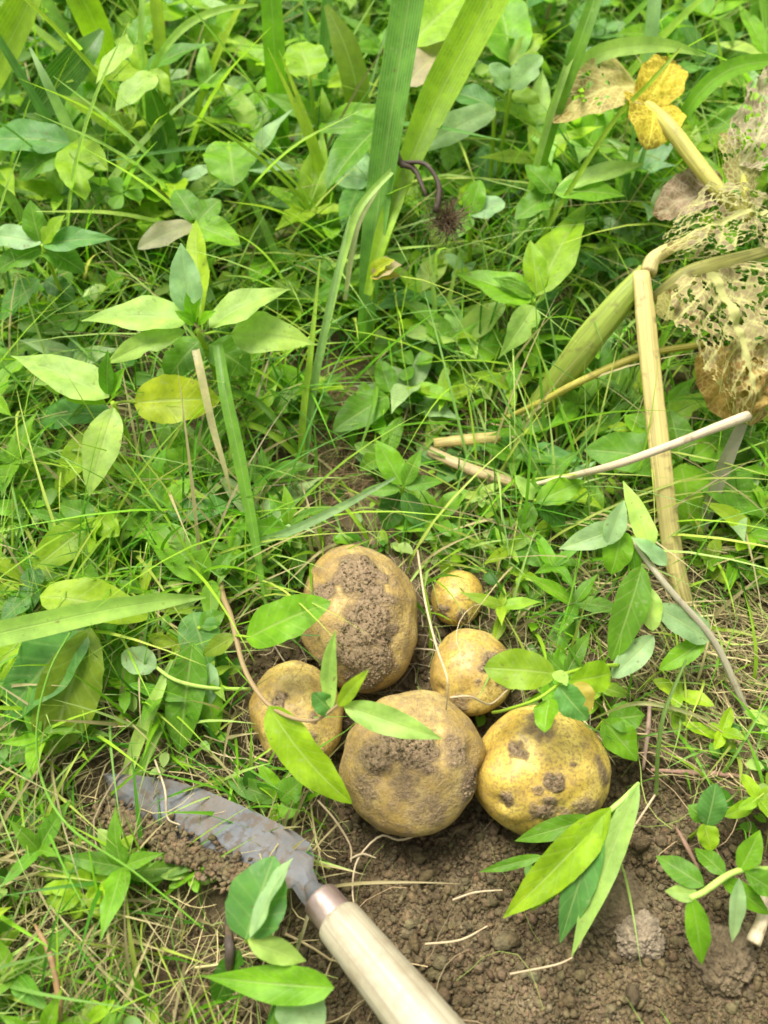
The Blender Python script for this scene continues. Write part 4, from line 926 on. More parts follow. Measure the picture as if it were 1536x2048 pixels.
# strap and grass blades one can pick out
SB = [
    ([(-30, 170, .09), (20, 80, .13), (55, 10, .16), (90, -80, .19)], [84, 86, 74, 50], 'yg', 'broad yellow-green blade at the top left corner'),
    ([(30, 280, .06), (100, 190, .09), (165, 115, .12), (205, 60, .13)], [40, 72, 66, 10], 'dark', 'dark broad blade slanting at the upper left'),
    ([(222, 150, .08), (195, 60, .12), (160, -20, .15), (135, -90, .17)], [30, 62, 66, 56], 'yg', 'yellow-green blade leaning left at the top left'),
    ([(350, 380, .03), (342, 320, .06), (322, 240, .09), (296, 165, .12)], [34, 60, 58, 16], 'dark', 'short dark green blade below the pale pointed leaves'),
    ([(335, 385, .03), (310, 300, .06), (290, 200, .1), (282, 60, .15), (290, -60, .18)], [10, 12, 12, 12, 10], 'pale', 'thin upright pale blade beside the dark blade'),
    ([(290, 190, .09), (318, 115, .12), (372, 52, .14), (440, 20, .15), (515, 10, .145)], [10, 14, 16, 14, 5], 'pale', 'thin pale blade arching over to the right near the top'),
    ([(205, 410, .04), (170, 330, .07), (125, 230, .11), (92, 160, .135), (60, 95, .15)], [16, 22, 22, 18, 5], 'paleblue', 'slim pale blade leaning left over the big bluish leaf'),
    ([(562, 300, .04), (556, 200, .08), (548, 80, .125), (540, -60, .17)], [34, 40, 44, 40], 'bright', 'wide upright green blade left of top heart-shaped leaf'),
    ([(708, 235, .06), (712, 170, .085), (690, 90, .11), (652, 10, .13)], [30, 56, 54, 10], 'olive', 'olive blade ending in a blunt tip left of strap leaves'),
    ([(1040, 480, .03), (1070, 370, .07), (1105, 240, .12), (1150, 110, .16), (1200, -30, .19)], [12, 22, 30, 34, 28], 'mid', 'wide green blade rising beside the mottled leaf'),
    ([(1030, 520, .02), (1060, 380, .075), (1095, 250, .12), (1135, 130, .155), (1180, 0, .18)], [9, 13, 15, 14, 12], 'pale', 'narrow pale blade along the wide blade by mottled leaf'),
    ([(1115, 180, .13), (1190, 112, .15), (1270, 92, .155), (1345, 94, .15), (1412, 112, .14)], [20, 34, 34, 24, 4], 'pale', 'pale blade arching level to the right at the top'),
    ([(1070, 500, .05), (1130, 395, .085), (1225, 245, .13), (1300, 165, .155), (1362, 95, .17)], [7, 10, 10, 9, 5], 'yg', 'long straight thin blade crossing before the yellow leaf'),
    ([(1290, 190, .1), (1298, 100, .13), (1308, 0, .16), (1312, -80, .18)], [22, 28, 28, 24], 'paleblue', 'short pale bluish blade upright at top right'),
    ([(1330, 290, .1), (1400, 185, .13), (1470, 135, .14), (1560, 120, .14)], [12, 34, 36, 26], 'bright', 'wide green blade arching out at the upper right edge'),
    ([(436, 690, .115), (452, 790, .105), (475, 900, .09), (505, 1050, .068), (534, 1222, .045)], [20, 26, 26, 22, 5], 'mid', 'long blade hanging down from the pale weed to the potatoes'),
    ([(452, 760, .1), (478, 880, .085), (500, 1000, .07), (528, 1180, .04)], [10, 14, 14, 8], (0.30, 0.42, 0.18), 'pale narrow blade alongside the long hanging blade'),
    ([(392, 700, .115), (402, 745, .11), (425, 850, .09), (448, 930, .075), (462, 988, .06)], [16, 17, 15, 10, 3], (0.46, 0.41, 0.21), 'short cream-coloured dead blade below the pale weed'),
    ([(506, 1086, .05), (580, 1062, .06), (680, 1015, .062), (790, 955, .055)], [12, 18, 17, 6], 'paleblue', 'pale bluish blade lying slantwise behind the largest potato'),
    ([(610, 920, .03), (560, 850, .055), (510, 800, .06), (440, 768, .055)], [9, 13, 12, 4], 'mid', 'upper thin blade fanning left from the middle tuft'),
    ([(612, 930, .03), (560, 880, .05), (500, 850, .05), (440, 850, .04)], [9, 13, 12, 4], 'yg', 'lower thin blade fanning left from the middle tuft'),
    ([(80, 1000, .02), (110, 900, .05), (145, 840, .07), (175, 800, .08)], [10, 16, 14, 8], 'mid', 'blade standing under the yellowish weed at left edge'),
    ([(250, 1560, .02), (280, 1470, .03), (310, 1400, .045), (345, 1320, .05)], [22, 28, 26, 8], 'pale', 'pale blade standing behind the knife tip'),
    ([(265, 1570, .02), (300, 1500, .03), (330, 1440, .04)], [14, 20, 6], 'mid', 'short green blade standing behind the knife tip'),
    ([(1450, 1260, .02), (1335, 1235, .03), (1230, 1240, .035)], [6, 8, 3], 'yg', 'thin blade lying behind the woody weed'),
    ([(1420, 1440, .03), (1330, 1412, .045), (1260, 1408, .05), (1180, 1440, .085)], [7, 9, 9, 3], (0.42, 0.42, 0.20), 'thin pale stem arching right of the yellow potato'),
    ([(1312, 1590, .01), (1316, 1500, .035), (1330, 1420, .05), (1372, 1320, .055)], [8, 9, 9, 5], (0.14, 0.24, 0.05), 'thin dark green stem rising right of the yellow potato'),
    ([(1275, 710, .02), (1250, 770, .045), (1215, 840, .03)], [6, 12, 4], 'mid', 'short blade beside the upper part of yellow stalk'),
    ([(760, 700, .02), (750, 800, .05), (720, 900, .04)], [6, 10, 3], 'mid', 'short drooping blade left of the withered bud'),
    ([(560, 1985, .02), (610, 1850, .03), (640, 1700, .02)], [6, 7, 3], (0.40, 0.34, 0.18), 'thin dry stem lying over the knife handle'),
]
for pts, ww, c, lab in SB:
    if pts[0][1] < 560: pts = [(a, b, zz_ + .035) for a, b, zz_ in pts]
    single_blade('grass_strand', pts, ww, c, lab)

# ------------------------------------------------------------------ clods and crumbs
def clod(u, v, wpx, label, seed, mat=M_CLOD, flat=.6):
    c = at(u, v, .004); r = size(wpx / 2, c); V, F = ICO[6]
    d = V * np.array([r, r * .92, r * flat]) * (1 + .45 * fbm(V * 1.6 + seed, 3, seed) + .30 * np.abs(fbm(V * 4.5, 3, seed + 2)) + .10 * fbm(V * 16, 2, seed + 4))[:, None]
    c.z = gz(c.x, c.y) + r * flat * .62
    o = link('soil_clod', mass_mesh('soil_clod', d, F, mat), loc=c); tag(o, label, 'clod', 'loose soil clods'); return o
clod(1282, 1868, 92, 'pale grey clod standing out on the bare soil', 1)
clod(1452, 1918, 120, 'rounded brown clod at the lower right edge', 2, M_CLOD2)
clod(1225, 1795, 130, 'broad low crumbly clod just above the pale one', 3, M_CLOD2, .3)

n = 190000; px = RNG.uniform(-.30, .32, n); py = RNG.uniform(-.05, .36, n)
dens = soil_mask(px, py) * 1.0 + thin_mask(px, py) * .30 + .05
k = RNG.uniform(0, 1, n) < dens * 1.0; px, py = px[k], py[k]; nz = ground_z(px, py)
rad = np.clip(RNG.lognormal(-7.3, .62, len(px)), .0003, .0060)
o = link('soil_crumbs', crumbs_mesh('soil_crumbs', np.stack([px, py, nz + rad * .35], 1), rad, M_CRUMB, 5, 1, (.72, 1.35)))
tag(o, 'loose crumbs of brown soil scattered in front of the potatoes', 'soil', kind='stuff')
# soil lying on the knife blade
n = 1300; tt = RNG.uniform(0, 1, n); uu = 205 + tt * 330 + RNG.normal(0, 14, n); vv = 1622 + tt * 156 + RNG.normal(0, 15, n)
pp = np.array([at(a, b, .026 + .012 * t + RNG.uniform(0, .003)) for a, b, t in zip(uu, vv, tt)])
o = link('soil_on_blade', crumbs_mesh('soil_on_blade', pp, RNG.uniform(.0007, .0024, n), M_CRUMB, 8, 1, (.9, 1.4)))
tag(o, 'soil crumbs lying along the knife blade', 'soil', kind='stuff')

# ------------------------------------------------------------------ grass, ground cover, straw (uncountable)
def blocked(x, y, margin=1.0):
    r = np.zeros(len(x), bool)
    for c, rx, ry, rz in POT: r |= ((x - c.x) / (rx * margin)) ** 2 + ((y - c.y) / (ry * margin)) ** 2 < 1
    # the knife
    a, b = at(215, 1550, .02), at(1000, 2230, .05); ax, ay = b.x - a.x, b.y - a.y; L2 = ax * ax + ay * ay
    t = np.clip(((x - a.x) * ax + (y - a.y) * ay) / L2, 0, 1); d = np.hypot(x - a.x - t * ax, y - a.y - t * ay)
    return r | (d < .019 * margin)
def hmax(x, y):
    return .03 + .075 * sstep(.36, .80, y) + .02 * sstep(-.08, -.2, x) * sstep(.2, .35, y)
GRASS_PAL = np.array([[.11, .27, .012], [.17, .36, .012], [.26, .42, .025], [.06, .19, .010], [.30, .42, .10], [.17, .31, .06], [.36, .43, .07]])
def grass_mass(n, area, lenf, wr, seed, dry=0.0, masks=True, segs=7):
    rg = np.random.default_rng(seed); ntuft = n // 9
    tx = rg.uniform(area[0], area[1], ntuft); ty = rg.uniform(area[2], area[3], ntuft)
    x = np.repeat(tx, 9) + rg.normal(0, .008, ntuft * 9); y = np.repeat(ty, 9) + rg.normal(0, .008, ntuft * 9)
    hue = np.repeat(rg.integers(0, len(GRASS_PAL), ntuft), 9)
    if masks:
        keep = rg.uniform(0, 1, len(x)) < np.clip(1 - 1.15 * soil_mask(x, y) - .72 * thin_mask(x, y), 0.0, 1)
        keep &= ~blocked(x, y, 1.12)
        x, y, hue = x[keep], y[keep], hue[keep]
    m = len(x); z0 = ground_z(x, y) - .003; L = lenf(x, y) * rg.uniform(.45, 1.25, m); az = rg.uniform(0, 6.283, m)
    lean = rg.uniform(.05, .55, m); bend = rg.uniform(.1, .9, m); w0 = rg.uniform(*wr, m)
    s = np.linspace(0, 1, segs + 1)[None]; hd = L[:, None] * (lean[:, None] * s + bend[:, None] * s ** 2)
    vz = L[:, None] * (s - .55 * bend[:, None] * s ** 2.2)
    crv = rg.normal(0, .25, m)[:, None] * s ** 2 * L[:, None]
    cx = x[:, None] + np.cos(az)[:, None] * hd - np.sin(az)[:, None] * crv; cy = y[:, None] + np.sin(az)[:, None] * hd + np.cos(az)[:, None] * crv
    cz = np.maximum(z0[:, None] + vz, z0[:, None] - .001)
    wd = w0[:, None] * np.minimum(1, (1 - s) * 2.2 + .04) / 2; tw = az + math.pi / 2 + rg.normal(0, .5, m)
    sx, sy = np.cos(tw)[:, None] * wd, np.sin(tw)[:, None] * wd
    V = np.stack([np.stack([cx - sx, cy - sy, cz + wd * .4], -1), np.stack([cx, cy, cz], -1), np.stack([cx + sx, cy + sy, cz + wd * .4], -1)], 2)
    R = segs + 1; idx = np.arange(m)[:, None, None] * R * 3 + np.arange(segs)[None, :, None] * 3 + np.arange(2)[None, None]
    F = np.stack([idx, idx + 1, idx + 4, idx + 3], -1).reshape(-1, 4)
    c = GRASS_PAL[(hue + rg.integers(0, 2, m)) % len(GRASS_PAL)] * rg.uniform(.7, 1.3, (m, 1))
    dm = rg.uniform(0, 1, m) < dry; c[dm] = np.array([.42, .35, .17]) * rg.uniform(.6, 1.25, (dm.sum(), 1))
    return V.reshape(-1, 3), F, np.repeat(c, R * 3, axis=0)
parts = [grass_mass(7500, (-.62, .62, .30, 1.22), lambda x, y: hmax(x, y) * 1.35, (.0011, .0032), 21, .06),
         grass_mass(7500, (-.42, .42, -.10, .42), lambda x, y: .055 + .02 * sstep(.05, .2, -x), (.0009, .0028), 22, .2),
         grass_mass(2400, (-.40, .40, .27, .85), lambda x, y: .12 + 0 * x, (.0011, .0024), 24, .12),
         grass_mass(2200, (-.30, -.01, -.08, .14), lambda x, y: .05 + 0 * x, (.0008, .002), 26, .62),
         grass_mass(1500, (-.55, .55, .55, 1.15), lambda x, y: .16 + 0 * x, (.0014, .003), 25, .06),
         grass_mass(330, (-.6, .6, .50, 1.2), lambda x, y: .13 + 0 * x, (.003, .0055), 23, .02)]
def join(parts):
    V, F, C, b = [], [], [], 0
    for v, f, c in parts: V.append(v); F.append(f + b); C.append(c); b += len(v)
    return np.concatenate(V), np.concatenate(F), np.concatenate(C)
V, F, C = join(parts); o = link('grass', mass_mesh('grass', V, F, M_GRASS, cols=C)); tag(o, 'fine green grass growing between the weeds', 'grass', kind='stuff')
parts = []
for k, a in enumerate([(-3.2, -.62, -.9, 3.6), (.62, 3.2, -.9, 3.6), (-.62, .62, 1.22, 3.6), (-.62, .62, -.9, -.10)]):
    parts.append(grass_mass(int(900 * (a[1] - a[0]) * (a[3] - a[2])), a, lambda x, y: .13 + 0 * x, (.004, .010), 40 + k, .05, False, 5))
V, F, C = join(parts); o = link('grass', mass_mesh('grass', V, F, M_GRASS, cols=C)); tag(o, 'rough grass all around the weedy patch', 'grass', kind='stuff')

def unit_leaf(L=1.0, width=.5, prof='ovate', droop=.15, rows=6, arch=.12, fold=.3):
    V, F, UV = leaf_geo((0, 0, 0), (0, L, -droop), width, arch, 0, fold, prof, rows=rows, hint=(0, 0, 1)); return np.array([v[:] for v in V]), np.array(F), UV
def cover_mass(n, area, seed, smin, smax, zf):
    rg = np.random.default_rng(seed); global TC
    keepTC = TC; TC = (-1, 0, 1); V0, F0, _ = unit_leaf(1, .62, 'ovate', .1, 5); TC = keepTC
    x = rg.uniform(area[0], area[1], n); y = rg.uniform(area[2], area[3], n)
    nzz = fbm(np.stack([x * 14, y * 14, x * 0], 1), 2, seed)
    keep = (rg.uniform(0, 1, n) < np.clip(.75 + nzz - 1.1 * soil_mask(x, y) - .8 * thin_mask(x, y), 0, 1)) & ~blocked(x, y, 1.15); x, y = x[keep], y[keep]; m = len(x)
    sc = rg.uniform(smin, smax, m) * (1 + .6 * sstep(.4, .9, y)); az = rg.uniform(0, 6.283, m); el = rg.uniform(-.25, .75, m); ro = rg.normal(0, .4, m)
    z = ground_z(x, y) + zf(x, y) * rg.uniform(.15, 1, m)
    P = V0[None] * sc[:, None, None]
    X_, Y_, Z_ = P[..., 0], P[..., 1], P[..., 2]; c, s = np.cos(ro)[:, None], np.sin(ro)[:, None]; X_, Z_ = X_ * c + Z_ * s, -X_ * s + Z_ * c
    c, s = np.cos(el)[:, None], np.sin(el)[:, None]; Y_, Z_ = Y_ * c - Z_ * s, Y_ * s + Z_ * c
    c, s = np.cos(az)[:, None], np.sin(az)[:, None]; X_, Y_ = X_ * c - Y_ * s, X_ * s + Y_ * c
    V = np.stack([X_ + x[:, None], Y_ + y[:, None], Z_ + z[:, None]], -1).reshape(-1, 3)
    F = (F0[None] + (np.arange(m) * len(V0))[:, None, None]).reshape(-1, 4)
    C = np.repeat(GRASS_PAL[rg.integers(0, 6, m)] * rg.uniform(.6, 1.25, (m, 1)), len(V0), axis=0)
    return V, F, C
V, F, C = join([cover_mass(8500, (-.6, .6, .28, 1.22), 61, .010, .020, lambda x, y: hmax(x, y) * .75), cover_mass(4200, (-.40, .40, -.1, .40), 62, .006, .015, lambda x, y: .02 + 0 * x)])
o = link('ground_cover', mass_mesh('ground_cover', V, F, M_GRASS, cols=C)); tag(o, 'dense small-leaved ground cover beneath the weeds', 'ground cover', kind='stuff')

STRAW_Z = [(1400, 1230, .08, .08, 800, (.46, .37, .19)), (1090, 1230, .05, .04, 200, (.44, .34, .19)), (230, 1830, .11, .075, 480, (.50, .42, .2)), (700, 900, .12, .07, 480, (.30, .19, .10)),
           (560, 1510, .07, .03, 110, (.42, .33, .18)), (1380, 1560, .08, .05, 170, (.40, .29, .17)), (1120, 960, .10, .06, 260, (.38, .28, .15)), (250, 1540, .10, .04, 110, (.42, .34, .2)),
           (240, 950, .10, .07, 260, (.4, .33, .2)), (768, 500, .40, .22, 420, (.40, .32, .17)), (620, 1950, .06, .05, 80, (.42, .32, .17)), (850, 1270, .10, .05, 110, (.48, .4, .26)), (1100, 1800, .16, .08, 14, (.42, .3, .17)), (120, 1350, .08, .08, 140, (.42, .36, .2))]
ZL = []
for u, v, a, b, nn_, c in STRAW_Z: ZL += [(u, v, a, b, c)] * nn_
def straw_thread(i):
    u, v, a, b, c = ZL[i]; cx, cy = W2(u, v)
    for _ in range(6):
        x, y = cx + RNG.normal(0, a * .6), cy + RNG.normal(0, b * .6)
        if not blocked(np.array([x]), np.array([y]), .95)[0] and (RNG.uniform() < .06 or soil_mask(np.array([x]), np.array([y]))[0] < .4): break
    L = RNG.uniform(.018, .075); ang = RNG.uniform(0, 6.283) if v != 1230 or u < 1300 else RNG.normal(-.75, .35)
    P = wander((x, y, gz(x, y) + RNG.uniform(.001, .012)), (math.cos(ang), math.sin(ang), RNG.uniform(-.05, .35)), L, 7, .22)
    return P, RNG.choice([.0002, .00032, .0005, .0009], p=[.4, .35, .18, .07]), (np.array(c) if RNG.uniform() < .75 else np.array([.24, .30, .07])) * RNG.uniform(.4, 1.35)
V, F, C = thread_mass(len(ZL), straw_thread)
# keep threads above the ground
g = ground_z(V[:, 0], V[:, 1]); V[:, 2] = np.maximum(V[:, 2], g + .0002)
o = link('dead_straw', mass_mesh('dead_straw', V, F, M_STRAW, cols=C)); tag(o, 'tangle of dead straw, roots and stems on the ground', 'straw', kind='stuff')
# single pale rootlets that show on soil and potatoes
RT = [([(840, 1655, .03), (858, 1630, .035), (862, 1600, .045)], 'fine root hanging from the large brownish potato'),
      ([(862, 1625, .036), (845, 1662, .022), (800, 1680, .012), (760, 1672, .008), (715, 1720, .006), (705, 1780, .006), (712, 1830, .006)], 'long pale rootlet curling from the potato down to the knife'),
      ([(700, 1718, .006), (725, 1708, .008), (752, 1716, .006)], 'short pale rootlet on soil beside the knife'),
      ([(635, 1600, .01), (670, 1640, .01), (700, 1690, .008), (702, 1725, .006)], 'brown rootlet on soil above the knife ferrule'),
      ([(1310, 1590, .012), (1240, 1700, .01), (1190, 1810, .008), (1158, 1896, .008)], 'long brown root lying beside the lance leaves'),
      ([(850, 1888, .004), (920, 1880, .006), (975, 1852, .006)], 'pale rootlet lying on the bare soil in the middle'),
      ([(905, 1800, .006), (950, 1785, .007), (1005, 1780, .006)], 'orange-brown rootlet on the soil above the middle'),
      ([(1020, 1948, .006), (1110, 1930, .006), (1145, 1915, .01)], 'thin root running to the tip of lance leaves'),
      ([(835, 1100, .03), (850, 1200, .055), (872, 1290, .07), (895, 1360, .08), (892, 1420, .06)], 'thin straw lying over the medium potato'),
      ([(900, 1395, .075), (940, 1393, .075), (980, 1408, .06), (1015, 1380, .06)], 'fine pale root across the medium potato'),
      ([(310, 1520, .03), (330, 1580, .04), (335, 1635, .036), (360, 1650, .035)], 'pale rootlet lying across the knife tip')]
for pts, lab in RT: single_stalk('rootlet', pts, [4.5, 5, 3], (0.50, 0.40, 0.25), lab, 'rootlet', sides=5, n=24, group='rootlets on soil and potatoes')

# ------------------------------------------------------------------ filler weeds: separate plants with their own leaves
LEAFM = {}
def leaf_variants(key, prof, width, k=5):
    out = []
    for j in range(k):
        random.seed(hash((key, j)) % 1000 if False else j * 13 + len(key))
        V, F, UV = leaf_geo((0, 0, 0), (0, 1, random.uniform(-.3, .02)), width * random.uniform(.85, 1.2), random.uniform(.06, .2), random.uniform(-.15, .15), random.uniform(.15, .45), prof, rows=10, hint=(0, 0, 1), sweep=random.uniform(-.06, .06), twist=random.uniform(-.5, .5))
        out.append(mesh_data('leaf', V, F, M_LEAF, UV))
    return out
LEAFM['lance'] = leaf_variants('lance', 'acumin', .36); LEAFM['ovate'] = leaf_variants('ovate', 'ovate', .52)
def stem_mesh():
    V, F, UV = tube_geo([(0, 0, -.05), (.02, .01, .5), (0, 0, 1)], [.028, .022, .014], 6, 8); return mesh_data('stem', V, F, M_STEM, UV)
STEM_M = stem_mesh()
def trefoil(j):
    """one clover leaf: three notched leaflets on a petiole of unit size (leaf spread about 1)"""
    random.seed(200 + j); V, F, UV = [], [], []
    for q in range(3):
        a = q * 2.094 + random.uniform(-.12, .12); ca, sa = math.cos(a), math.sin(a); b = len(V); rows = 6; dr = random.uniform(-.05, .22)
        for i in range(rows + 1):
            s = i / rows; hw = .30 * (s ** .7) * max(0.0, 1 - s ** 5) ** .5 + .004
            for t in TC:
                y = .02 + .5 * (s + .10 * abs(t) * s ** 3 - .07 * (1 - abs(t)) * s ** 4); x = t * hw
                zz_ = .18 * abs(t) * hw + dr * s * s * -.5 + .05 * s
                V.append((x * ca - y * sa, x * sa + y * ca, zz_)); UV.append((.5 + t / 2, s))
        nc = len(TC)
        for i in range(rows):
            for k in range(nc - 1): F.append((b + i * nc + k, b + i * nc + k + 1, b + (i + 1) * nc + k + 1, b + (i + 1) * nc + k))
    return mesh_data('leaf', V, F, M_LEAF, UV)
TREF = [trefoil(j) for j in range(4)]
random.seed(99)
LAND = [(60, 60, 'in the top left corner'), (330, 60, 'below the thin arching blade'), (560, 90, 'near the top heart-shaped leaf'), (720, 60, 'at the top left of the strap leaves'), (1000, 60, 'behind the tall yellow-green strap leaf'), (1200, 40, 'at the top above the mottled leaf'),
        (1430, 60, 'in the top right corner'), (80, 220, 'around the big bluish leaf'), (300, 260, 'around the short dark blade'), (500, 230, 'around the grey twig'), (680, 220, 'left of the strap leaves'), (930, 300, 'around the long pale bluish leaf'), (1150, 320, 'below the mottled leaf'),
        (1360, 240, 'by the bright yellow leaf'), (1510, 330, 'by the lace leaf at the right edge'), (60, 400, 'by the reddish-stemmed weed'), (260, 420, 'left of the pale weed bud'), (560, 420, 'along the brown stick'), (850, 480, 'under the root tuft'), (1030, 500, 'left of the three-leaf weed'),
        (1220, 480, 'left of the bent stalk top'), (90, 620, 'above the yellowish weed'), (560, 620, 'right of the pale weed'), (720, 640, 'below the withered bud'), (880, 620, 'left of the three-leaf weed leaves'), (1200, 760, 'between the yellow stalks'), (1470, 950, 'right of the grey dried strap'),
        (60, 880, 'below the yellowish weed'), (330, 900, 'between the pale and yellowish weeds'), (540, 780, 'behind the middle tuft'), (800, 760, 'above the snapped straw'), (960, 820, 'above the snapped straw end'), (60, 1080, 'left of the folded-leaf weed'), (420, 1060, 'by the long hanging blade'),
        (650, 1000, 'behind the largest potato'), (930, 1060, 'behind the smallest potato'), (1180, 1010, 'below the dry twig'), (1470, 1120, 'in the dry straw at right'), (300, 1180, 'left of the vine'), (330, 1420, 'under the hanging-leaf weed'), (60, 1480, 'below the big drooping leaves'),
        (60, 1750, 'at the left edge below the knife tip'), (300, 1900, 'left of the knife leaves'), (80, 1980, 'in the bottom left corner'), (440, 2010, 'at the bottom left of the handle'), (1480, 1480, 'behind the pink runner'), (1480, 1300, 'by the woody weed stem'), (1150, 1180, 'right of the smallest potato')]
FILL = []                                                   # (root, kind words, u, v)
def copy_part(name, me, parent, M, color):
    o = bpy.data.objects.new(name, me); COL.objects.link(o); o.parent = parent; o.matrix_local = M; o.color = (*color, 1); return o
def leafM(pos, az, el, roll, sc):
    return Matrix.Translation(pos) @ Matrix.Rotation(az, 4, 'Z') @ Matrix.Rotation(el, 4, 'X') @ Matrix.Rotation(roll, 4, 'Y') @ Matrix.Diagonal((sc, sc, sc, 1))
PAL = ['mid', 'mid', 'bright', 'bright', 'dark', 'blue', 'yg', 'olive', 'pale', 'lime']
def weed(x, y, h, L, key, pal):
    r = empty('broadleaf_weed' if key == 'lance' else 'round_leaf_weed', (x, y, gz(x, y)))
    lean = (random.uniform(-.12, .12), random.uniform(-.12, .12)); base = random.choice(pal); nodes = max(2, int(h / .022)); a0 = random.uniform(0, 6.28)
    S = Matrix(((h * .35, 0, lean[0] * h, 0), (0, h * .35, lean[1] * h, 0), (0, 0, h, 0), (0, 0, 0, 1)))
    st = bpy.data.objects.new('stem', STEM_M); COL.objects.link(st); st.parent = r; st.location = (0, 0, 0)
    d = Vector((lean[0], lean[1], 1)); st.rotation_euler = d.to_track_quat('Z', 'Y').to_euler(); k_ = max(.035, min(h, .09)); st.scale = (k_, k_, h); st.color = (*vary(random.choice(['yg', (0.25, 0.17, 0.08), 'olive'])), 1)
    for i in range(nodes):
        f = (i + 1) / nodes; zz_ = h * f; p = Vector((lean[0] * zz_, lean[1] * zz_, zz_)); top = i == nodes - 1
        for q in range(4 if top else 2):
            az = a0 + i * 1.57 + q * (1.57 if top else 3.14) + random.uniform(-.3, .3); l = L * (random.uniform(.45, .8) if top and q % 2 else random.uniform(.75, 1.1)) * (1.0 - .15 * abs(f - .6))
            copy_part('leaf', random.choice(LEAFM[key]), r, leafM(p, az, random.uniform(.05, .45) + (.25 if top else 0), random.uniform(-.3, .3), l), vary(base if random.random() < .75 else random.choice(pal), .2))
    return r
def clover(x, y, h, spread):
    r = empty('clover', (x, y, gz(x, y))); base = random.choice(['mid', 'bright', 'blue', 'mid', 'yg'])
    for i in range(random.randint(4, 7)):
        az = random.uniform(0, 6.28); rr = random.uniform(.2, 1) * spread; hh = h * random.uniform(.6, 1.1); p = Vector((math.cos(az) * rr, math.sin(az) * rr, hh)); sc = random.uniform(.022, .034)
        ML = leafM(p, random.uniform(0, 6.28), random.uniform(-.35, .35), random.uniform(-.35, .35), sc)
        lf = copy_part('leaf', random.choice(TREF), r, ML, vary(base, .15))
        MP = p.to_track_quat('Z', 'Y').to_matrix().to_4x4() @ Matrix.Diagonal((.028, .028, p.length, 1))
        pe = bpy.data.objects.new('petiole', STEM_M); COL.objects.link(pe); pe.parent = lf; pe.matrix_parent_inverse = ML.inverted(); pe.matrix_basis = MP; pe.color = (*vary('yg'), 1)
    return r
def tuft(x, y, h):
    r = empty('grass_tuft', (x, y, gz(x, y))); c = random.choice(['mid', 'bright', 'yg', 'pale', 'blue'])
    for i in range(random.randint(4, 6)):
        copy_part('blade', random.choice(BLADEM), r, Matrix.Rotation(random.uniform(0, 6.28), 4, 'Z') @ Matrix.Diagonal((h, h, h * random.uniform(.7, 1.15), 1)), vary(c, .18))
    return r
BLADEM = []
for j in range(6):
    random.seed(400 + j); l, b = random.uniform(.1, .4), random.uniform(.1, .75); ww = random.uniform(.028, .045)
    V, F, UV = blade_geo([Vector((0, l * s + b * s * s, s - .4 * b * s * s)) for s in (0, .25, .5, .75, 1)], [ww * .7, ww, ww, ww * .7, ww * .08], 14, .4, (0, -.4, 1))
    BLADEM.append(mesh_data('blade', V, F, M_BLADE, UV))
random.seed(5)
KEEP = [(640, 1690, 190), (290, 640, 210), (240, 860, 190), (1060, 560, 150), (1400, 640, 230), (1330, 1000, 130), (800, 250, 150), (1290, 220, 120), (800, 1400, 330), (1180, 1750, 330), (420, 1650, 260), (560, 1900, 200), (120, 1300, 190), (1300, 1250, 170), (470, 1250, 170), (800, 1900, 300)]
def free(x, y, h):
    u, v = project((x, y, h)); u0, v0 = project((x, y, 0))
    if u < -110 or u > 1650 or v < -140: return None
    for a, b, r in KEEP:
        if math.hypot(u - a, v - b) < r * (0.85 if h > .04 else .62): return None
    return u, v
def scatter(n, area, gap, mk):
    pts = []; tries = 0
    while len(pts) < n and tries < n * 40:
        tries += 1; x, y = random.uniform(*area[:2]), random.uniform(*area[2:])
        xa, ya = np.array([x]), np.array([y])
        if soil_mask(xa, ya)[0] > .35 or thin_mask(xa, ya)[0] > random.uniform(.35, 1.1) or blocked(xa, ya, 1.5)[0]: continue
        if any((x - a) ** 2 + (y - b) ** 2 < gap * gap for a, b in pts): continue
        h = float(hmax(xa, ya)[0]) * random.uniform(.55, 1.1); uv = free(x, y, h)
        if uv is None: continue
        pts.append((x, y)); kind, r = mk(x, y, h); FILL.append((r, kind, *uv))
GREENS = ['mid', 'bright', 'bright', 'blue', 'yg', 'lime', 'mid', 'pale', 'paleblue']
def lance_l(y): return random.uniform(.036, .056) + .030 * min(1, max(0, (y - .4) / .4))
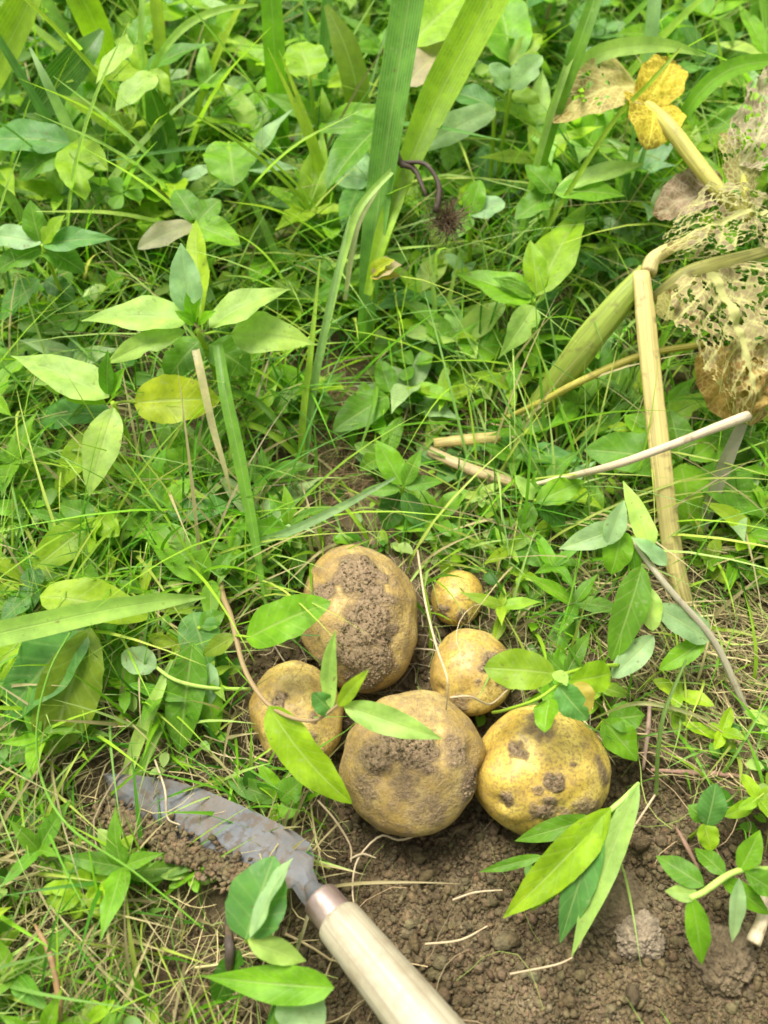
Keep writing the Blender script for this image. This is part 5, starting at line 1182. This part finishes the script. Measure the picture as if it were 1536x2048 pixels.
scatter(125, (-.55, .55, .34, 1.15), .036, lambda x, y, h: ('weed with pointed leaves', weed(x, y, h, lance_l(y), 'lance', GREENS)))
scatter(105, (-.52, .52, .33, 1.12), .034, lambda x, y, h: ('weed with rounded leaves', weed(x, y, h * .75, random.uniform(.028, .05), 'ovate', GREENS)))
scatter(105, (-.50, .50, .36, 1.10), .032, lambda x, y, h: ('clover', clover(x, y, h * .9, .028)))
scatter(42, (-.50, .50, .48, 1.15), .055, lambda x, y, h: ('grass tuft', tuft(x, y, h * 1.9 + .05)))
scatter(60, (-.32, .30, -.06, .40), .026, lambda x, y, h: ('weed with rounded leaves', weed(x, y, .022, random.uniform(.014, .026), 'ovate', ['yg', 'lime', 'mid', 'bright', 'pale'])))
scatter(70, (-.32, .32, -.06, .46), .026, lambda x, y, h: ('weed with pointed leaves', weed(x, y, .03, random.uniform(.026, .044), 'lance', ['mid', 'bright', 'yg'])))
CATS = {'weed with pointed leaves': 'weed', 'weed with rounded leaves': 'weed', 'clover': 'clover', 'grass tuft': 'grass tuft'}
groups = {}
for r, kind, u, v in FILL:
    a = min(LAND, key=lambda q: (q[0] - u) ** 2 + (q[1] - v) ** 2)[2]; groups.setdefault((kind, a), []).append((u, v, r))
ORD = ['leftmost', 'second from left', 'third from left', 'fourth from left', 'fifth from left', 'sixth from left', 'seventh from left', 'eighth from left', 'ninth from left', 'tenth from left', 'eleventh from left', 'twelfth from left', 'thirteenth from left', 'fourteenth from left']
for (kind, a), lst in groups.items():
    lst.sort(key=lambda q: q[0])
    for i, (u, v, r) in enumerate(lst):
        k = {'weed with pointed leaves': 'small pointed-leaf weed', 'weed with rounded leaves': 'small round-leaf weed', 'clover': 'three-part-leaf clover', 'grass tuft': 'green grass tuft'}[kind]
        lab = k + ' ' + a + ('' if len(lst) == 1 else ', ' + ORD[min(i, 13)])
        tag(r, lab, CATS[kind], {'clover': 'clovers among the weeds', 'grass tuft': 'grass tufts among the weeds'}.get(kind, 'small weeds of the patch'))
